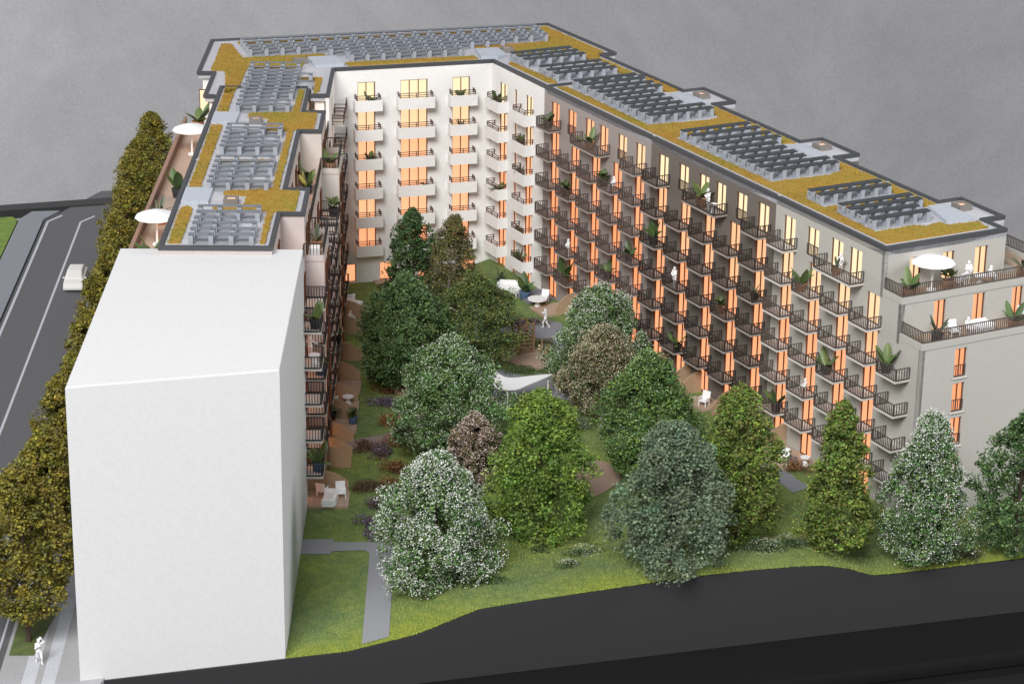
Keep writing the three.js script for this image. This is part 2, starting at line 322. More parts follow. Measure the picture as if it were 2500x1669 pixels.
function sedum(g, k, beds, dens = 26) {
  const kb = g.userData.frame, list = [], l = [];
  for (const [fr, P0] of beds) {
    const P = conv(fr, kb, P0); l.push(prism(offsetPoly(P, .06), RS - .02, RS + .13));
    const xs = P.map((p) => p[0]), zs = P.map((p) => p[1]), x0 = Math.min(...xs), x1 = Math.max(...xs), z0 = Math.min(...zs), z1 = Math.max(...zs), n = (x1 - x0) * (z1 - z0) * dens;
    for (let i = 0; i < n; i++) {
      const x = rr(x0, x1), z = rr(z0, z1); if (!inPoly(x, z, P)) continue;
      const [wx, wz] = toWorld(kb, x, z);
      const a = Math.min(1, Math.max(0, .38 + nz(wx * .16, wz * .16, 9) * 1.1 + nz(wx * .9, wz * .9) * .25)), v = rr(.88, 1.14);
      list.push([x, RS + .09, z, rr(.5, .8), rr(0, 6.3), L3((.47 - .19 * a) * v, (.275 + .015 * a) * v, (.042 - .008 * a) * v)]);
    }
  }
  part('sedum_bed', merge(l), M.sedumBed, g).userData.kind = 'stuff';
  copies('sedum', tuftGeo, tuftMat, list, g).userData.kind = 'stuff';
}
function roofSlab(g, k, P, h = .32) { part('roof_slab', prism(conv(k, g.userData.frame, P), RS + .01, RS + h), M.roofSlab, g); }
function skylight(g, k, u, v, du, dv) {
  const P = conv(k, g.userData.frame, [[u, v], [u + du, v], [u + du, v + dv], [u, v + dv]]);
  const s = part('skylight', (() => { const Q = offsetPoly(P, .22), l = []; for (let i = 0; i < 4; i++) { const j = (i + 1) % 4; l.push(prism([P[i], P[j], Q[j], Q[i]], RS, RS + .5)); } return merge(l); })(), mat(L3(.20, .18, .165)), g);
  part('window_pane', prism(offsetPoly(P, .225), RS + .30, RS + .36), skyPane, s);
}
// ---- white corner building
const WF = [18.05, 15.03, 12.01, 8.99, 5.97, 2.95, -.42];             // its floors, from the top
const Rl = (pts) => conv('R', 'W', pts), Ll = (pts) => conv('L', 'W', pts);
const white = building('white_apartment_building', 'white plastered corner building with solid white balconies at the back of the courtyard', 'W');
{
  const g = white;
  const P = [...Ll([[29.19, -20.93]]), [3.47, -33.62], ...Rl([[-21.0, -9.83], [-21.0, -21.3], [-30.2, -21.3], [-30.2, -23.0], [-45.0, -23.0]]), ...Ll([[41.25, -34.2], [27.3, -34.2], [27.3, -32.66], [18.25, -32.66], [18.25, -31.44], [21.9, -31.44], [21.9, -22.8], [18.8, -22.8], [18.8, -20.93]])];
  // edges 0: main front, 1: return, 2: seam with the mauve house, 9..12: against the left wing
  const core = offsetPoly(P, .48);
  part('wall', prism(core, -1, RS - .52), M.whitePlaster, g);
  const f = face(g, '+v', -33.62), s0 = -12.78, s1 = 3.47, holes = [], wins = [];
  const cols = [[-10.41, 1.8, 2], [-6.02, 2.78, 3], [-.67, 1.82, 2]];
  cols.forEach(([a, w, n], c) => { for (let k = 0; k < 6; k++) wins.push([a, w, n, WF[k], 2.46, k, c]); });
  for (const [a, w] of [[-12.0, 1.3], [-8.25, 1.5], [-4.2, 1.6], [.4, 1.4]]) wins.push([a, w, 1, -.3, 1.9, 6, 0]);
  for (const [a, w, n, y, h] of wins) holes.push([a, a + w, y, y + h]);
  facadeWall(f, s0, s1, -1, RS - .1, holes, M.whitePlaster);
  for (const [a, w, n, y, h, k] of wins) { windowUnit(f, a + w / 2, y, w, h, n, paneMats[Math.min(3, k === 0 ? 0 : k < 3 ? 1 + (k > 1) : 2 + (k > 4))]); }
  cols.forEach(([a, w], c) => { for (let k = 0; k < 6; k++) whiteBalcony(f, a - .5, a + w + .5, WF[k], 1.12); });
  // the return towards the mauve house stands in the other wing's axes: 
  const fr = face(g, '+v', -9.83, TH.R - TH.W), h2 = [], w2 = [];
  for (let k = 0; k < 7; k++) { const y = k < 6 ? WF[k] - .25 : 0.9, hh = k < 6 ? 2.46 : 1.55; w2.push([-30.6, 1.72, 2, y, hh, k], [-27.32, .62, 1, y + (k < 6 ? .5 : 0), hh - (k < 6 ? .5 : 0), k], [-24.9, 1.52, 2, y, hh, k]); }
  for (const [a, w, n, y, h] of w2) h2.push([a, a + w, y, y + h]);
  facadeWall(fr, -32.33, -21.03, -1, RS - .1, h2, M.whitePlaster);
  for (const [a, w, n, y, h, k] of w2) windowUnit(fr, a + w / 2, y, w, h, n, paneMats[Math.min(4, k === 0 ? 0 : k < 3 ? 1 + (k > 1) : 3)]);
  for (let k = 0; k < 6; k++) { whiteBalcony(fr, -31.55, -28.62, WF[k] - .25, 1.12); whiteBalcony(fr, -25.92, -22.98, WF[k] - .25, 1.12); }
  // left inner return facing into the courtyard
  const fl = face(g, '+v', -20.93, TH.L - TH.W), h3 = [], w3 = [];
  for (let k = 0; k < 6; k++) w3.push([27.4, 1.8, 2, WF[k], 2.46, k], [23.2, 1.8, 2, WF[k], 2.46, k]);
  for (const [a, w, n, y, h] of w3) h3.push([a, a + w, y, y + h]);
  facadeWall(fl, 18.8, 29.19, -1, RS - .1, h3, M.whitePlaster);
  for (const [a, w, n, y, h, k] of w3) windowUnit(fl, a + w / 2, y, w, h, n, paneMats[Math.min(3, k)]);
  for (let k = 0; k < 6; k++) for (const a of [26.9, 22.7]) { if (k < 3 || a > 26) { const b = fl.add('balcony', bx(2.6, .16, 1.2, 0, -.08, .6), M.slab, a + 1.4, WF[k], .003); part('railing', memo('brw', () => { const l = []; for (const yy of [.3, .62, .95]) l.push(bx(2.56, .06, .06, 0, yy, 1.15), bx(.06, .06, 1.05, -1.25, yy, .58), bx(.06, .06, 1.05, 1.25, yy, .58)); for (const [x, z] of [[-1.25, 1.15], [1.25, 1.15], [0, 1.15], [-1.25, .1], [1.25, .1]]) l.push(bx(.08, 1.0, .08, x, .5, z + .002)); return merge(l); }), M.railWhite, b); } }
  // street end: a lit window on the short wall towards the viewer
  const fs = face(g, '-u', 27.3, TH.L - TH.W); windowUnit(fs, -33.6, WF[0], .9, 2.3, 1, paneMats[0], -.06);
  roofSheet(g, offsetPoly(P, .1));
  parapet(g, P, [2, 11, 12, 13]);
  sedum(g, 'W', [
    ['L', [[19.4, -30.95], [22.3, -31.0], [28.2, -31.6], [28.4, -33], [39.6, -33], [39.8, -32], [33.7, -30.3], [35.7, -22.4], [34.4, -21.7], [33.4, -24.4], [31.7, -24], [29.6, -24.3], [29.6, -29.5], [21.9, -29.6], [19.4, -30.2]]],
    ['W', [[-20, -47.4], [11.5, -47.4], [11.5, -46.3], [-20, -46.3]]],
    ['L', [[19.6, -22.5], [20.3, -21.9], [25.8, -21.9], [25.8, -24.0], [24.8, -24.0], [24.8, -22.6]]],
    ['W', [[-11.2, -36.1], [2.2, -36.1], [2.4, -34.75], [-11.0, -34.7]]],
    ['R', [[-43.6, -20.9], [-44.2, -22.2], [-31.2, -22.2], [-29.4, -20.5], [-21.6, -20.5], [-21.6, -19.2], [-33.2, -19.0], [-33.2, -12.6], [-34.6, -13.9], [-36.6, -13.2], [-38.2, -10.6], [-38.6, -11.0], [-37.6, -19.2]]],
    ['R', [[-31.5, -11.4], [-30.5, -10.75], [-22.0, -10.75], [-21.6, -11.5], [-22.2, -11.9]]],
  ]);
  roofSlab(g, 'W', [[-14.4, -38.5], [-11.5, -38.4], [-11.45, -35.0], [-14.4, -34.8]]);
  roofSlab(g, 'W', [[2.95, -38.3], [5.4, -38.3], [5.4, -35.2], [4.3, -34.6], [2.6, -34.8]]);
  skylight(g, 'W', -16.1, -37.6, 1.35, .85); skylight(g, 'W', 5.5, -37.9, 1.15, 1.1);
}
// ---- right wing: three houses in one row
const RF = [18.40, 15.53, 12.66, 9.79, 6.92, 4.05, 1.15], RH = 2.44;
const colU = (j) => -19.65 + 4.045 * j;
function rightHouse(name, label, u0, u1, wallM, slabM, railM, top, jLow, bay, cols) {
  const g = building(name, label, 'R');
  const f = face(g, '+v', -9.83), holes = [], wins = [];
  for (const [a, w, kind] of top) wins.push([a, w, 0, kind]);
  for (const j of jLow) for (let k = 1; k < 7; k++) wins.push([colU(j), 1.74, k, k === 6 ? 'door' : 'b']);
  return { g, f, holes, wins, u0, u1, wallM, slabM, railM, bay, cols };
}
function finishRight(o, end) {
  const { g, f, holes, wins, u0, u1, wallM, slabM, railM, bay, cols } = o;
  // the courtyard wall, stepping back towards the end where the terraces are
  for (const [a, w, k] of wins) { const y = RF[k], h = k === 6 ? 2.1 : RH; holes.push([a, a + w, y, y + h]); }
  const steps = end ? [[u0, 34.9, -.5, RS - .1], [34.9, 37.4, -.5, 18.7], [37.4, 40.3, -.5, 15.85]] : [[u0, u1, -.5, RS - .1]];
  for (const [a, b, y0, y1] of steps) facadeWall(f, a, b, y0, y1, holes.filter(([s, t, , y]) => s >= a && t <= b && y < y1), wallM);
  for (const [a, w, k, kind] of wins) {
    const y = RF[k], h = k === 6 ? 2.1 : RH;
    windowUnit(f, a + w / 2, y, w, h, 2, paneMats[cols(a, k)]);
    if (kind === 'f') frenchRail(f, a + w / 2, y, w, railM);
    if (kind === 'b') balcony(f, a - .42, a + 2.16, y, 1.4, slabM, railM);
    if (typeof kind === 'number') balcony(f, a - .42, kind, y, 1.4, slabM, railM);
  }
  const c = -10.3, o2 = -21.3;
  const ue = end ? u1 - .45 : u1;
  const P = bay ? [[u0, c], [ue, c], [ue, o2], [bay[1], o2], [bay[1], -23.6], [bay[0], -23.6], [bay[0], o2], [u0, o2]] : [[u0, c], [ue, c], [ue, o2], [u0, o2]];
  part('wall', prism(P, -.6, RS - .52), wallM, g);
}
const topCol = (lo) => (a, k) => k === 0 ? lo : 0;
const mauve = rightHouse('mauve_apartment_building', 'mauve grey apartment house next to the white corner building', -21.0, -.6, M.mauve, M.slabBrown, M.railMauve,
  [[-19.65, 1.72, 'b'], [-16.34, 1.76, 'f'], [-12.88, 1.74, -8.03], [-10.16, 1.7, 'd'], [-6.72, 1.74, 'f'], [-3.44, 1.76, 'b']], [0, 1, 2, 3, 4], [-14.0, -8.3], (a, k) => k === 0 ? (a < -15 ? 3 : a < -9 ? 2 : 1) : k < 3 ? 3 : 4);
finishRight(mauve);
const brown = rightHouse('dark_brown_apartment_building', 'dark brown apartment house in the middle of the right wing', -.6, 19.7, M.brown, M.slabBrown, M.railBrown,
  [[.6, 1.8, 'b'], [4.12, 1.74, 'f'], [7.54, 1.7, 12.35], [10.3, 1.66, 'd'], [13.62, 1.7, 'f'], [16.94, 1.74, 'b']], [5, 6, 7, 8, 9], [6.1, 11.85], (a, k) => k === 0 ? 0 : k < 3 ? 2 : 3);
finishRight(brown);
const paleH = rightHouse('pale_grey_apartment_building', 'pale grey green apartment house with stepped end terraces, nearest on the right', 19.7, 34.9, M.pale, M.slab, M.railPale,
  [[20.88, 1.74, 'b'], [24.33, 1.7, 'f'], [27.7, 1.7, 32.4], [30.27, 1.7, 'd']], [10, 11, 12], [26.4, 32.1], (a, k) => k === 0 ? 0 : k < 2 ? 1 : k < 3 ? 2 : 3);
{
  const o = paleH, g = o.g;
  for (let k = 1; k < 7; k++) { o.wins.push([32.88, 1.74, k, k === 6 ? 'door' : k === 1 ? 'f0' : 'b']); if (k > 1) o.wins.push([36.93, 1.74, k, k === 6 ? 'door' : k === 2 ? 'b' : 'b']); }
  o.wins.find((w) => w[0] === 32.88 && w[2] === 1)[3] = 'b';
  finishRight(o, true);
  // the stepped end
  const e1 = face(g, '+u', 34.9), e2 = face(g, '+u', 37.4), e3 = face(g, '+u', 40.3);
  const dr = (f, list, y, h, wm, yTop, s0, s1, yB, pm, rail) => {
    facadeWall(f, s0, s1, yB, yTop, list.map(([v, w]) => [-v, -v + w, y, y + h]), M.pale);
    for (const [v, w] of list) { windowUnit(f, -v + w / 2, y, w, h, 2, pm); }
  };
  // s = -v : the wall runs from v=-9.83 (s=9.83) to v=-21.3 (s=21.3)
  dr(e1, [[-12.28, 1.12], [-15.44, 1.15], [-18.6, 1.28]], 18.42, 2.5, 0, RS - .1, 9.83 - .0 + .0, 21.6, 18.0, paneMats[1]);
  dr(e2, [[-12.98, 1.15], [-16.76, 1.17], [-20.61, 1.06]], 15.55, 2.5, 0, 18.2, 9.83, 25.6, 15.0, paneMats[3]);
  { const hl = []; for (let k = 2; k < 7; k++) hl.push([13.07, 14.2, RF[k], RF[k] + 2.38]);
    facadeWall(e3, 9.83, 26.0, -.6, 15.4, hl, M.pale);
    for (let k = 2; k < 7; k++) { windowUnit(e3, 13.635, RF[k], 1.13, 2.38, 2, paneMats[4]); frenchRail(e3, 13.635, RF[k], 1.13, M.railPale); e3.add('window_sill', bx(1.3, .1, .12, 0, 0, .05), M.slab, 13.635, RF[k] - .05, 0); } }
  part('wall', merge([prism([[34.4, -10.3], [36.95, -10.3], [36.95, -25.6], [20.5, -25.6], [20.5, -21.2], [34.4, -21.2]], 15.0, 18.2), prism([[34, -10.3], [39.85, -10.3], [39.85, -26.0], [20.5, -26.0], [20.5, -21.2], [34, -21.2]], -.6, 15.0)]), M.pale, g);
  part('terrace_floor', merge([prism([[34.95, -9.83], [37.4, -9.83], [37.4, -25.6], [24, -25.6], [24, -23.6], [34.95, -23.6]], 18.2, 18.38), prism([[37.45, -9.83], [40.3, -9.83], [40.3, -26.0], [37.45, -26.0]], 15.4, 15.52)]), M.deck, g);
  part('terrace_curb', merge([prism([[34.95, -9.80], [37.46, -9.80], [37.46, -25.66], [24, -25.66], [24, -25.4], [37.2, -25.4], [37.2, -10.06], [34.95, -10.06]], 18.2, 18.72), prism([[37.45, -9.80], [40.36, -9.80], [40.36, -26.06], [40.1, -26.06], [40.1, -10.06], [37.45, -10.06]], 15.4, 15.9)]), M.pale, g);
  const rail = (pts, y) => { const l = []; for (let i = 0; i + 1 < pts.length; i++) { const [a, b] = pts[i], [c, d] = pts[i + 1], n = Math.round(Math.hypot(c - a, d - b) / .2), al = Math.abs(c - a) > Math.abs(d - b), len = Math.hypot(c - a, d - b); l.push(bx(al ? len : .08, .07, al ? .08 : len, (a + c) / 2, y + .95, (b + d) / 2), bx(al ? len : .06, .06, al ? .06 : len, (a + c) / 2, y + .1, (b + d) / 2)); for (let k = 0; k <= n; k++) l.push(bx(.055, .88, .055, a + (c - a) * k / n, y + .5, b + (d - b) * k / n)); } return merge(l); };
  part('railing', rail([[35.0, -9.93], [37.33, -9.93], [37.33, -25.53], [24, -25.53]], 18.72), M.railPale, g);
  part('railing', rail([[37.5, -9.93], [40.23, -9.93], [40.23, -25.9]], 15.9), M.railPale, g);
  o.rail = rail;
}
// one roof line over the three
{
  const roofs = [[mauve, [[-21.0, -9.83], [-.6, -9.83], [-.6, -21.3], [-8.3, -21.3], [-8.3, -23.55], [-14.0, -23.55], [-14.0, -21.3], [-21.0, -21.3]], [1]],
    [brown, [[-.6, -9.83], [19.7, -9.83], [19.7, -21.3], [11.85, -21.3], [11.85, -23.6], [6.1, -23.6], [6.1, -21.3], [-.6, -21.3]], [1, 7]],
    [paleH, [[19.7, -9.83], [34.9, -9.83], [34.9, -21.6], [32.1, -21.6], [32.1, -23.6], [26.4, -23.6], [26.4, -21.3], [19.7, -21.3]], [7]]];
  for (const [o, P, skip] of roofs) { part('roof', prism(P.map((p) => p), RS - .5, RS), M.roof, o.g); parapet(o.g, P, skip); }
  sedum(mauve.g, 'R', [['R', [[-20.2, -10.7], [-.62, -10.7], [-.62, -20.7], [-5.2, -20.7], [-7.4, -20.7], [-8.6, -19.4], [-4.1, -19.2], [-3.6, -17.6], [-4.4, -11.7], [-19.9, -11.7]]], ['R', [[-20.2, -20.8], [-14.2, -20.8], [-14.2, -19.5], [-19.4, -19.4]]]]);
  sedum(brown.g, 'R', [['R', [[-.58, -10.7], [19.68, -10.7], [19.68, -20.7], [13.2, -20.7], [13.1, -19.5], [15.4, -19.4], [16.1, -17.6], [15.9, -11.8], [.2, -11.7], [.2, -19.3], [6.0, -19.4], [6.4, -20.7], [-.58, -20.7]]]]);
  sedum(paleH.g, 'R', [['R', [[19.72, -10.7], [33.9, -10.7], [33.9, -20.5], [32.2, -20.9], [31.9, -18.0], [31.0, -17.9], [31.5, -16.2], [30.9, -15.6], [31.0, -11.7], [20.7, -11.8], [20.7, -19.4], [23.7, -19.4], [23.7, -11.9], [25.0, -11.9], [25.0, -19.3], [27.1, -19.4], [27.0, -20.7], [19.72, -20.7]]]]);
  roofSlab(mauve.g, 'R', [[-13.3, -19.3], [-9.1, -19.2], [-9.1, -20.9], [-12.9, -20.9]], .2);
  roofSlab(brown.g, 'R', [[7.0, -19.4], [11.2, -19.4], [11.2, -20.9], [7.0, -20.9]], .2);
  roofSlab(paleH.g, 'R', [[27.6, -19.3], [31.5, -18.2], [31.5, -20.9], [27.6, -20.9]], .32);
  skylight(mauve.g, 'R', -11.9, -22.1, 1.35, 1.1); skylight(brown.g, 'R', 8.1, -22.4, 1.3, 1.25); skylight(paleH.g, 'R', 28.1, -22.45, 1.25, 1.2);
}
// ---- left wing: two houses, both with a stair bay
const LF = WF;
function leftHouse(name, label, u0, u1, bay, wallM, near) {
  const g = building(name, label, 'L');
  const top = [[u0, -31.44], [u1, -31.44], [u1, -22.86], [bay[1], -22.86], [bay[1], -20.96], [bay[0], -20.96], [bay[0], -22.86], [u0, -22.86]];
  const low = [[u0, -34.9], [u1, -34.9], [u1, -20.98], [bay[1] + .02, -20.98], [bay[1] + .02, -19.45], [bay[0] - .02, -19.45], [bay[0] - .02, -20.98], [u0, -20.98]];
  part('wall', prism(offsetPoly(top, .02), LF[0], RS - .1), wallM, g);
  part('wall', prism(low, -1, LF[0] - .1), wallM, g);
  part('roof', prism(offsetPoly(top, .1), RS - .09, RS), M.roof, g);
  parapet(g, top, near ? [1] : [0 + 6 + 1 - 0].filter(() => false).concat([7]));
  part('terrace_floor', prism(low, LF[0] - .098, LF[0]), mat(L3(.56, .44, .36), { map: grainTex }), g);
  // curb and rail along the courtyard side and the street side
  const rail = (pts, y, hh, m, nm) => { const l = []; for (let i = 0; i + 1 < pts.length; i++) { const [a, b] = pts[i], [c, d] = pts[i + 1], len = Math.hypot(c - a, d - b), n = Math.max(1, Math.round(len / .24)), al = Math.abs(c - a) > Math.abs(d - b); l.push(bx(al ? len : .09, .07, al ? .09 : len, (a + c) / 2, y + hh, (b + d) / 2)); for (let k = 0; k <= n; k++) l.push(bx(.055, hh - .04, .055, a + (c - a) * k / n, y + hh / 2, b + (d - b) * k / n)); } part(nm, merge(l), m, g); };
  const cy = [[u0, -21.04], [bay[0] + .04, -21.04], [bay[0] + .04, -19.51], [bay[1] - .04, -19.51], [bay[1] - .04, -21.04], [u1, -21.04]];
  part('terrace_curb', merge(cy.slice(0, -1).map(([a, b], i) => { const [c, d] = cy[i + 1], al = Math.abs(c - a) > Math.abs(d - b); return bx(al ? Math.abs(c - a) : .16, .5, al ? .16 : Math.abs(d - b), (a + c) / 2, LF[0] + .25, (b + d) / 2); })), wallM, g);
  rail(cy, LF[0] + .5, .95, M.railDark, 'railing');
  part('terrace_curb', bx(u1 - u0, .9, .2, (u0 + u1) / 2, LF[0] + .45, -34.8), M.railMauve, g);
  part('terrace_curb', bx(u1 - u0, .1, .32, (u0 + u1) / 2, LF[0] + .95, -34.8), mat(L3(.30, .19, .145)), g);
  // lit doors of the top floor, on both sides
  const fi = face(g, '+v', -22.88), fb = face(g, '+v', -20.98), fo = face(g, '-v', -31.42);
  return { g, fi, fb, fo, low, rail, bay };
}
const leftNear = leftHouse('lilac_grey_apartment_building', 'lilac grey apartment house of the left wing, directly behind the blank white block', -27.83, -3.3, [-19.0, -12.0], M.lilac, true);
const leftFar = leftHouse('beige_grey_apartment_building', 'beige grey apartment house of the left wing, between lilac house and white corner', -3.28, 21.85, [5.95, 12.9], M.beige, false);
for (const [o, cu, doorsI, doorsO, bals] of [
  [leftNear, 0, [-26.2, -22.6, -10.6, -7.0], [-26, -21.5, -17, -12.5, -8], [[-27.4, 2.6], [-21.9, 2.6], [-11.4, 2.6], [-7.4, 2.6]]],
  [leftFar, 0, [-1.6, 2.6, 14.4, 18.2], [-1, 3.5, 8, 12.5, 17], [[-2.8, 2.6], [1.6, 2.6], [13.6, 2.6], [17.6, 2.2]]]]) {
  const { g, fi, fo, bay } = o;
  for (const u of doorsI) windowUnit(fi, u + .85, LF[0] + .02, 1.7, 2.45, 2, paneMats[1], -.06);
  const fbay = face(g, '+v', -20.98), flow = face(g, '+v', -20.98), fface = face(g, '+v', -19.45);
  for (const u of [bay[0] + 1, bay[0] + 4.2]) windowUnit(fbay, u + .85, LF[0] + .02, 1.7, 2.45, 2, paneMats[0], -.06);
  for (const u of doorsO) windowUnit(fo, -(u + .9), LF[0] + .02, 2.0, 2.45, 2, paneMats[2], -.06);
  for (let k = 1; k < 7; k++) {
    for (const [u, w] of bals) { windowUnit(flow, u + 1.35, LF[k] + .02, 1.74, 2.4, 2, paneMats[k < 2 ? 2 : 3], -.06); if (k < 6) balcony(flow, u, u + w, LF[k], 1.72, M.slab, M.railDark); }
    for (const u of [bay[0] + 1.0, bay[0] + 4.0]) { const w = windowUnit(fface, u + .85, LF[k] + .02, 1.6, 2.4, 2, paneMats[2], -.06); frenchRail({ add: (n, ge, m, s, y, d) => fface.add(n, ge, m, s, y, .1) }, u + .85, LF[k], 1.6, M.railDark); }
  }
}
sedum(leftNear.g, 'L', [
  ['L', [[-26.7, -30.9], [-26.7, -29.87], [-17.7, -29.87], [-17.1, -30.2], [-17.2, -30.8], [-17.8, -30.95]]],
  ['L', [[-26.7, -23.95], [-26.7, -23.45], [-18.5, -23.42], [-18.2, -21.7], [-12.6, -21.7], [-12.4, -23.42], [-3.32, -23.42], [-3.32, -24.05], [-12.0, -24.05], [-12.9, -27.8], [-13.8, -27.9], [-14.1, -26.0], [-16.6, -26.0], [-17.3, -28.5], [-17.9, -28.2], [-18.2, -24.0]]],
  ['L', [[-12.35, -30.9], [-12.35, -29.87], [-3.32, -29.87], [-3.32, -30.93]]], ['L', [[-4.1, -29.2], [-3.4, -29.2], [-3.4, -24.6], [-4.1, -24.6]]]]);
sedum(leftFar.g, 'L', [
  ['L', [[-3.26, -30.93], [-3.26, -29.87], [7.9, -29.87], [7.95, -30.95]]],
  ['L', [[-3.26, -24.05], [-3.26, -23.42], [6.3, -23.42], [6.5, -21.65], [12.3, -21.65], [12.5, -23.3], [20.9, -23.3], [20.9, -23.9], [12.7, -24.0], [12.1, -27.9], [10.8, -28.0], [10.3, -26.0], [7.5, -26.0], [6.3, -26.5], [6.0, -24.0]]],
  ['L', [[12.2, -30.9], [12.2, -29.87], [21.0, -29.87], [21.0, -30.93]]]]);
roofSlab(leftNear.g, 'L', [[-16.4, -31.0], [-16.4, -28.8], [-12.5, -28.8], [-12.5, -31.0]]); roofSlab(leftFar.g, 'L', [[8.2, -31.0], [8.2, -28.8], [11.7, -28.7], [11.7, -31.0]]);
skylight(leftNear.g, 'L', -16.6, -27.6, 1.25, 1.15); skylight(leftFar.g, 'L', 8.4, -27.6, 1.15, 1.12);
// the lit rooms behind the terrace doors shine out on the decks
{
  const warm = new THREE.Color().setRGB(1.0, .56, .33);
  const glow = (u, v, side, y = LF[0] + 1.25) => { const [x, z] = toWorld('L', u, v), [x2, z2] = toWorld('L', u, v + side); const l = new THREE.RectAreaLight(warm, 2.6, 1.6, 2.2); l.position.set(x, y, z); l.lookAt(x2, y, z2); scene.add(l); };
  for (const u of [-25.1, -20.6, -16.1, -11.6, -7.1, -.1, 4.4, 8.9, 13.4, 17.9]) glow(u, -31.62, -1);
  for (const u of [-25.3, -21.7, -9.7, -6.1, -.7, 3.5, 15.3, 19.1]) glow(u, -22.68, 1);
}
settle();
// ---- the blank white massing block
{
  const P = [[-26.25, -20.62], [-26.25, -34.55], [-55.37, -34.23], [-52.04, -20.62]].map(([u, v]) => toWorld('L', u, v));
  const c = [(P[0][0] + P[2][0]) / 2, (P[0][1] + P[2][1]) / 2];
  const g = prism(P.map(([x, z]) => [x - c[0], z - c[1]]), -0.4, 21.41, .1);
  const o = part(numbered('massing_block'), g, M.whiteCard, scene, [c[0], 0, c[1]]);
  tag(o, 'large blank white block model with slanted front, nearest on the left', 'building model');
}

// ---------------------------------------------------------------- solar rows on the roofs
{
  const panelGeo = (w, m) => memo(`pan${w.toFixed(2)}`, () => { const g = new THREE.BoxGeometry(.62, .07, w); g.rotateZ(-.10); return g; });
  const supGeo = memo('sup', () => { const t = .15, w = .66, h = .74, d = .36; return merge([bx(t, h, d, -w / 2 + t / 2, h / 2), bx(t, h, d, w / 2 - t / 2, h / 2), bx(w - 2 * t, t, d, 0, h - t / 2), bx(w - 2 * t, t * .8, d, 0, t * .4)]); });
  const baseM = mat(L3(.33, .34, .375));
  const baseGeo = (w) => memo(`pb${w.toFixed(2)}`, () => bx(1.0, .05, w, 0, .025, 0));
  const ord = ['first', 'second', 'third', 'fourth', 'fifth', 'sixth', 'seventh', 'eighth', 'ninth', 'tenth', 'eleventh', 'twelfth', 'thirteenth'];
  function rows(k, list, where, from, bay, panM, along) {
    const protos = {};
    list.forEach(([u, v0, v1], i) => {
      const len = Math.abs(v1 - v0), n = Math.max(1, Math.round(len / bay)), w = len / n;
      const [x, z] = along === 'u' ? toWorld(k, (v0 + v1) / 2, u) : toWorld(k, u, (v0 + v1) / 2);
      const label = `solar rack row, ${ord[i]} ${from} ${where}`;
      const key = n + ',' + len.toFixed(1);
      let t;
      if (protos[key]) { t = protos[key].clone(); t.name = numbered('solar_rack'); scene.add(t); t.position.set(x, RS, z); t.userData = { ...protos[key].userData, label }; return; }
      t = protos[key] = thing('solar_rack', label, 'solar rack', [x, RS, z], TH[k] + (along === 'u' ? Math.PI / 2 : 0), 'solar rack rows on the roofs');
      part('rack_base', baseGeo(len), baseM, t, [0, .004, 0]);
      for (let j = 0; j <= n; j++) part('support', supGeo, M.pvGrey, t, [0, .055, -len / 2 + .2 + (len - .4) * j / n]);
      for (let j = 0; j < n; j++) part('solar_panel', panelGeo(w - .03), panM, t, [0, .86, -len / 2 + w * (j + .5)]);
    });
  }
  const pl = mat(L3(.17, .19, .22), { roughness: .4 });
  const A = (us, v0, v1, ex = {}) => us.map((u, i) => [u, ...(ex[i] || [v0, v1])]);
  rows('L', A([-26.7, -25.3, -23.75, -22.4, -20.8, -19.4], -29.3, -24.3, { 3: [-29.3, -26.0] }), 'on the lilac grey roof', 'from the white block', 1.6, pl);
  rows('L', A([-12.4, -11.0, -9.4, -7.95, -6.4, -5.0], -29.3, -24.25, { 2: [-29.3, -26.0] }), 'beyond the skylight of the lilac roof', 'from the front', 1.6, pl);
  rows('L', A([-1.5, -.15, 1.25, 2.8, 4.25, 5.55], -29.3, -24.3, { 3: [-29.3, -26.0] }), 'on the near half of the beige roof', 'from the front', 1.6, pl);
  rows('L', A([12.6, 14.0, 15.6, 17.25, 18.65, 20.1, 21.4, 22.75, 24.2, 25.6, 27.0, 28.7], -29.15, -24.2, { 2: [-29.1, -25.75], 6: [-29, -22.65], 8: [-29.0, -22.75] }), 'between beige roof and white corner roof', 'from the front', 1.6, pl);
  rows('W', A([-36.7, -38.1, -39.6, -41.15, -42.6, -44.05, -45.5], -19.95, 11.55, { 0: [-10.5, 1.1], 1: [-10.5, 1.4], 2: [-12.0, 6.4] }), 'on the back of the white corner roof', 'from the courtyard', 1.68, pl, 'u');
  rows('R', A([-22.5, -24.0, -25.5, -28.85, -30.25, -31.7], -11.65, -18.55), 'on the right arm of the white roof', 'from the mauve house', 1.4, M.pvPanel);
  rows('R', A([-5.0, -6.45, -8.0, -9.5, -11.1, -12.6, -14.3, -15.8, -17.45, -19.05], -11.95, -18.9, { 2: [-11.9, -17.4], 3: [-11.9, -17.3], 4: [-11.9, -17.3], 5: [-11.9, -17.3] }), 'on the mauve roof', 'from the near end', 1.4, M.pvPanel);
  rows('R', A([15.05, 13.7, 12.15, 10.75, 9.2, 7.7, 6.05, 4.55, 2.7, 1.1], -11.9, -19.05, { 2: [-11.9, -17.65], 3: [-11.9, -17.65], 4: [-11.9, -17.6], 5: [-11.9, -17.7] }), 'on the dark brown roof', 'from the near end', 1.43, M.pvPanel);
  rows('R', A([30.0, 28.5, 27.0, 25.75, 22.7, 21.4], -11.85, -19.0, { 0: [-11.85, -17.55], 1: [-11.85, -17.6] }), 'on the pale grey roof', 'from the near end', 1.42, M.pvPanel);
}

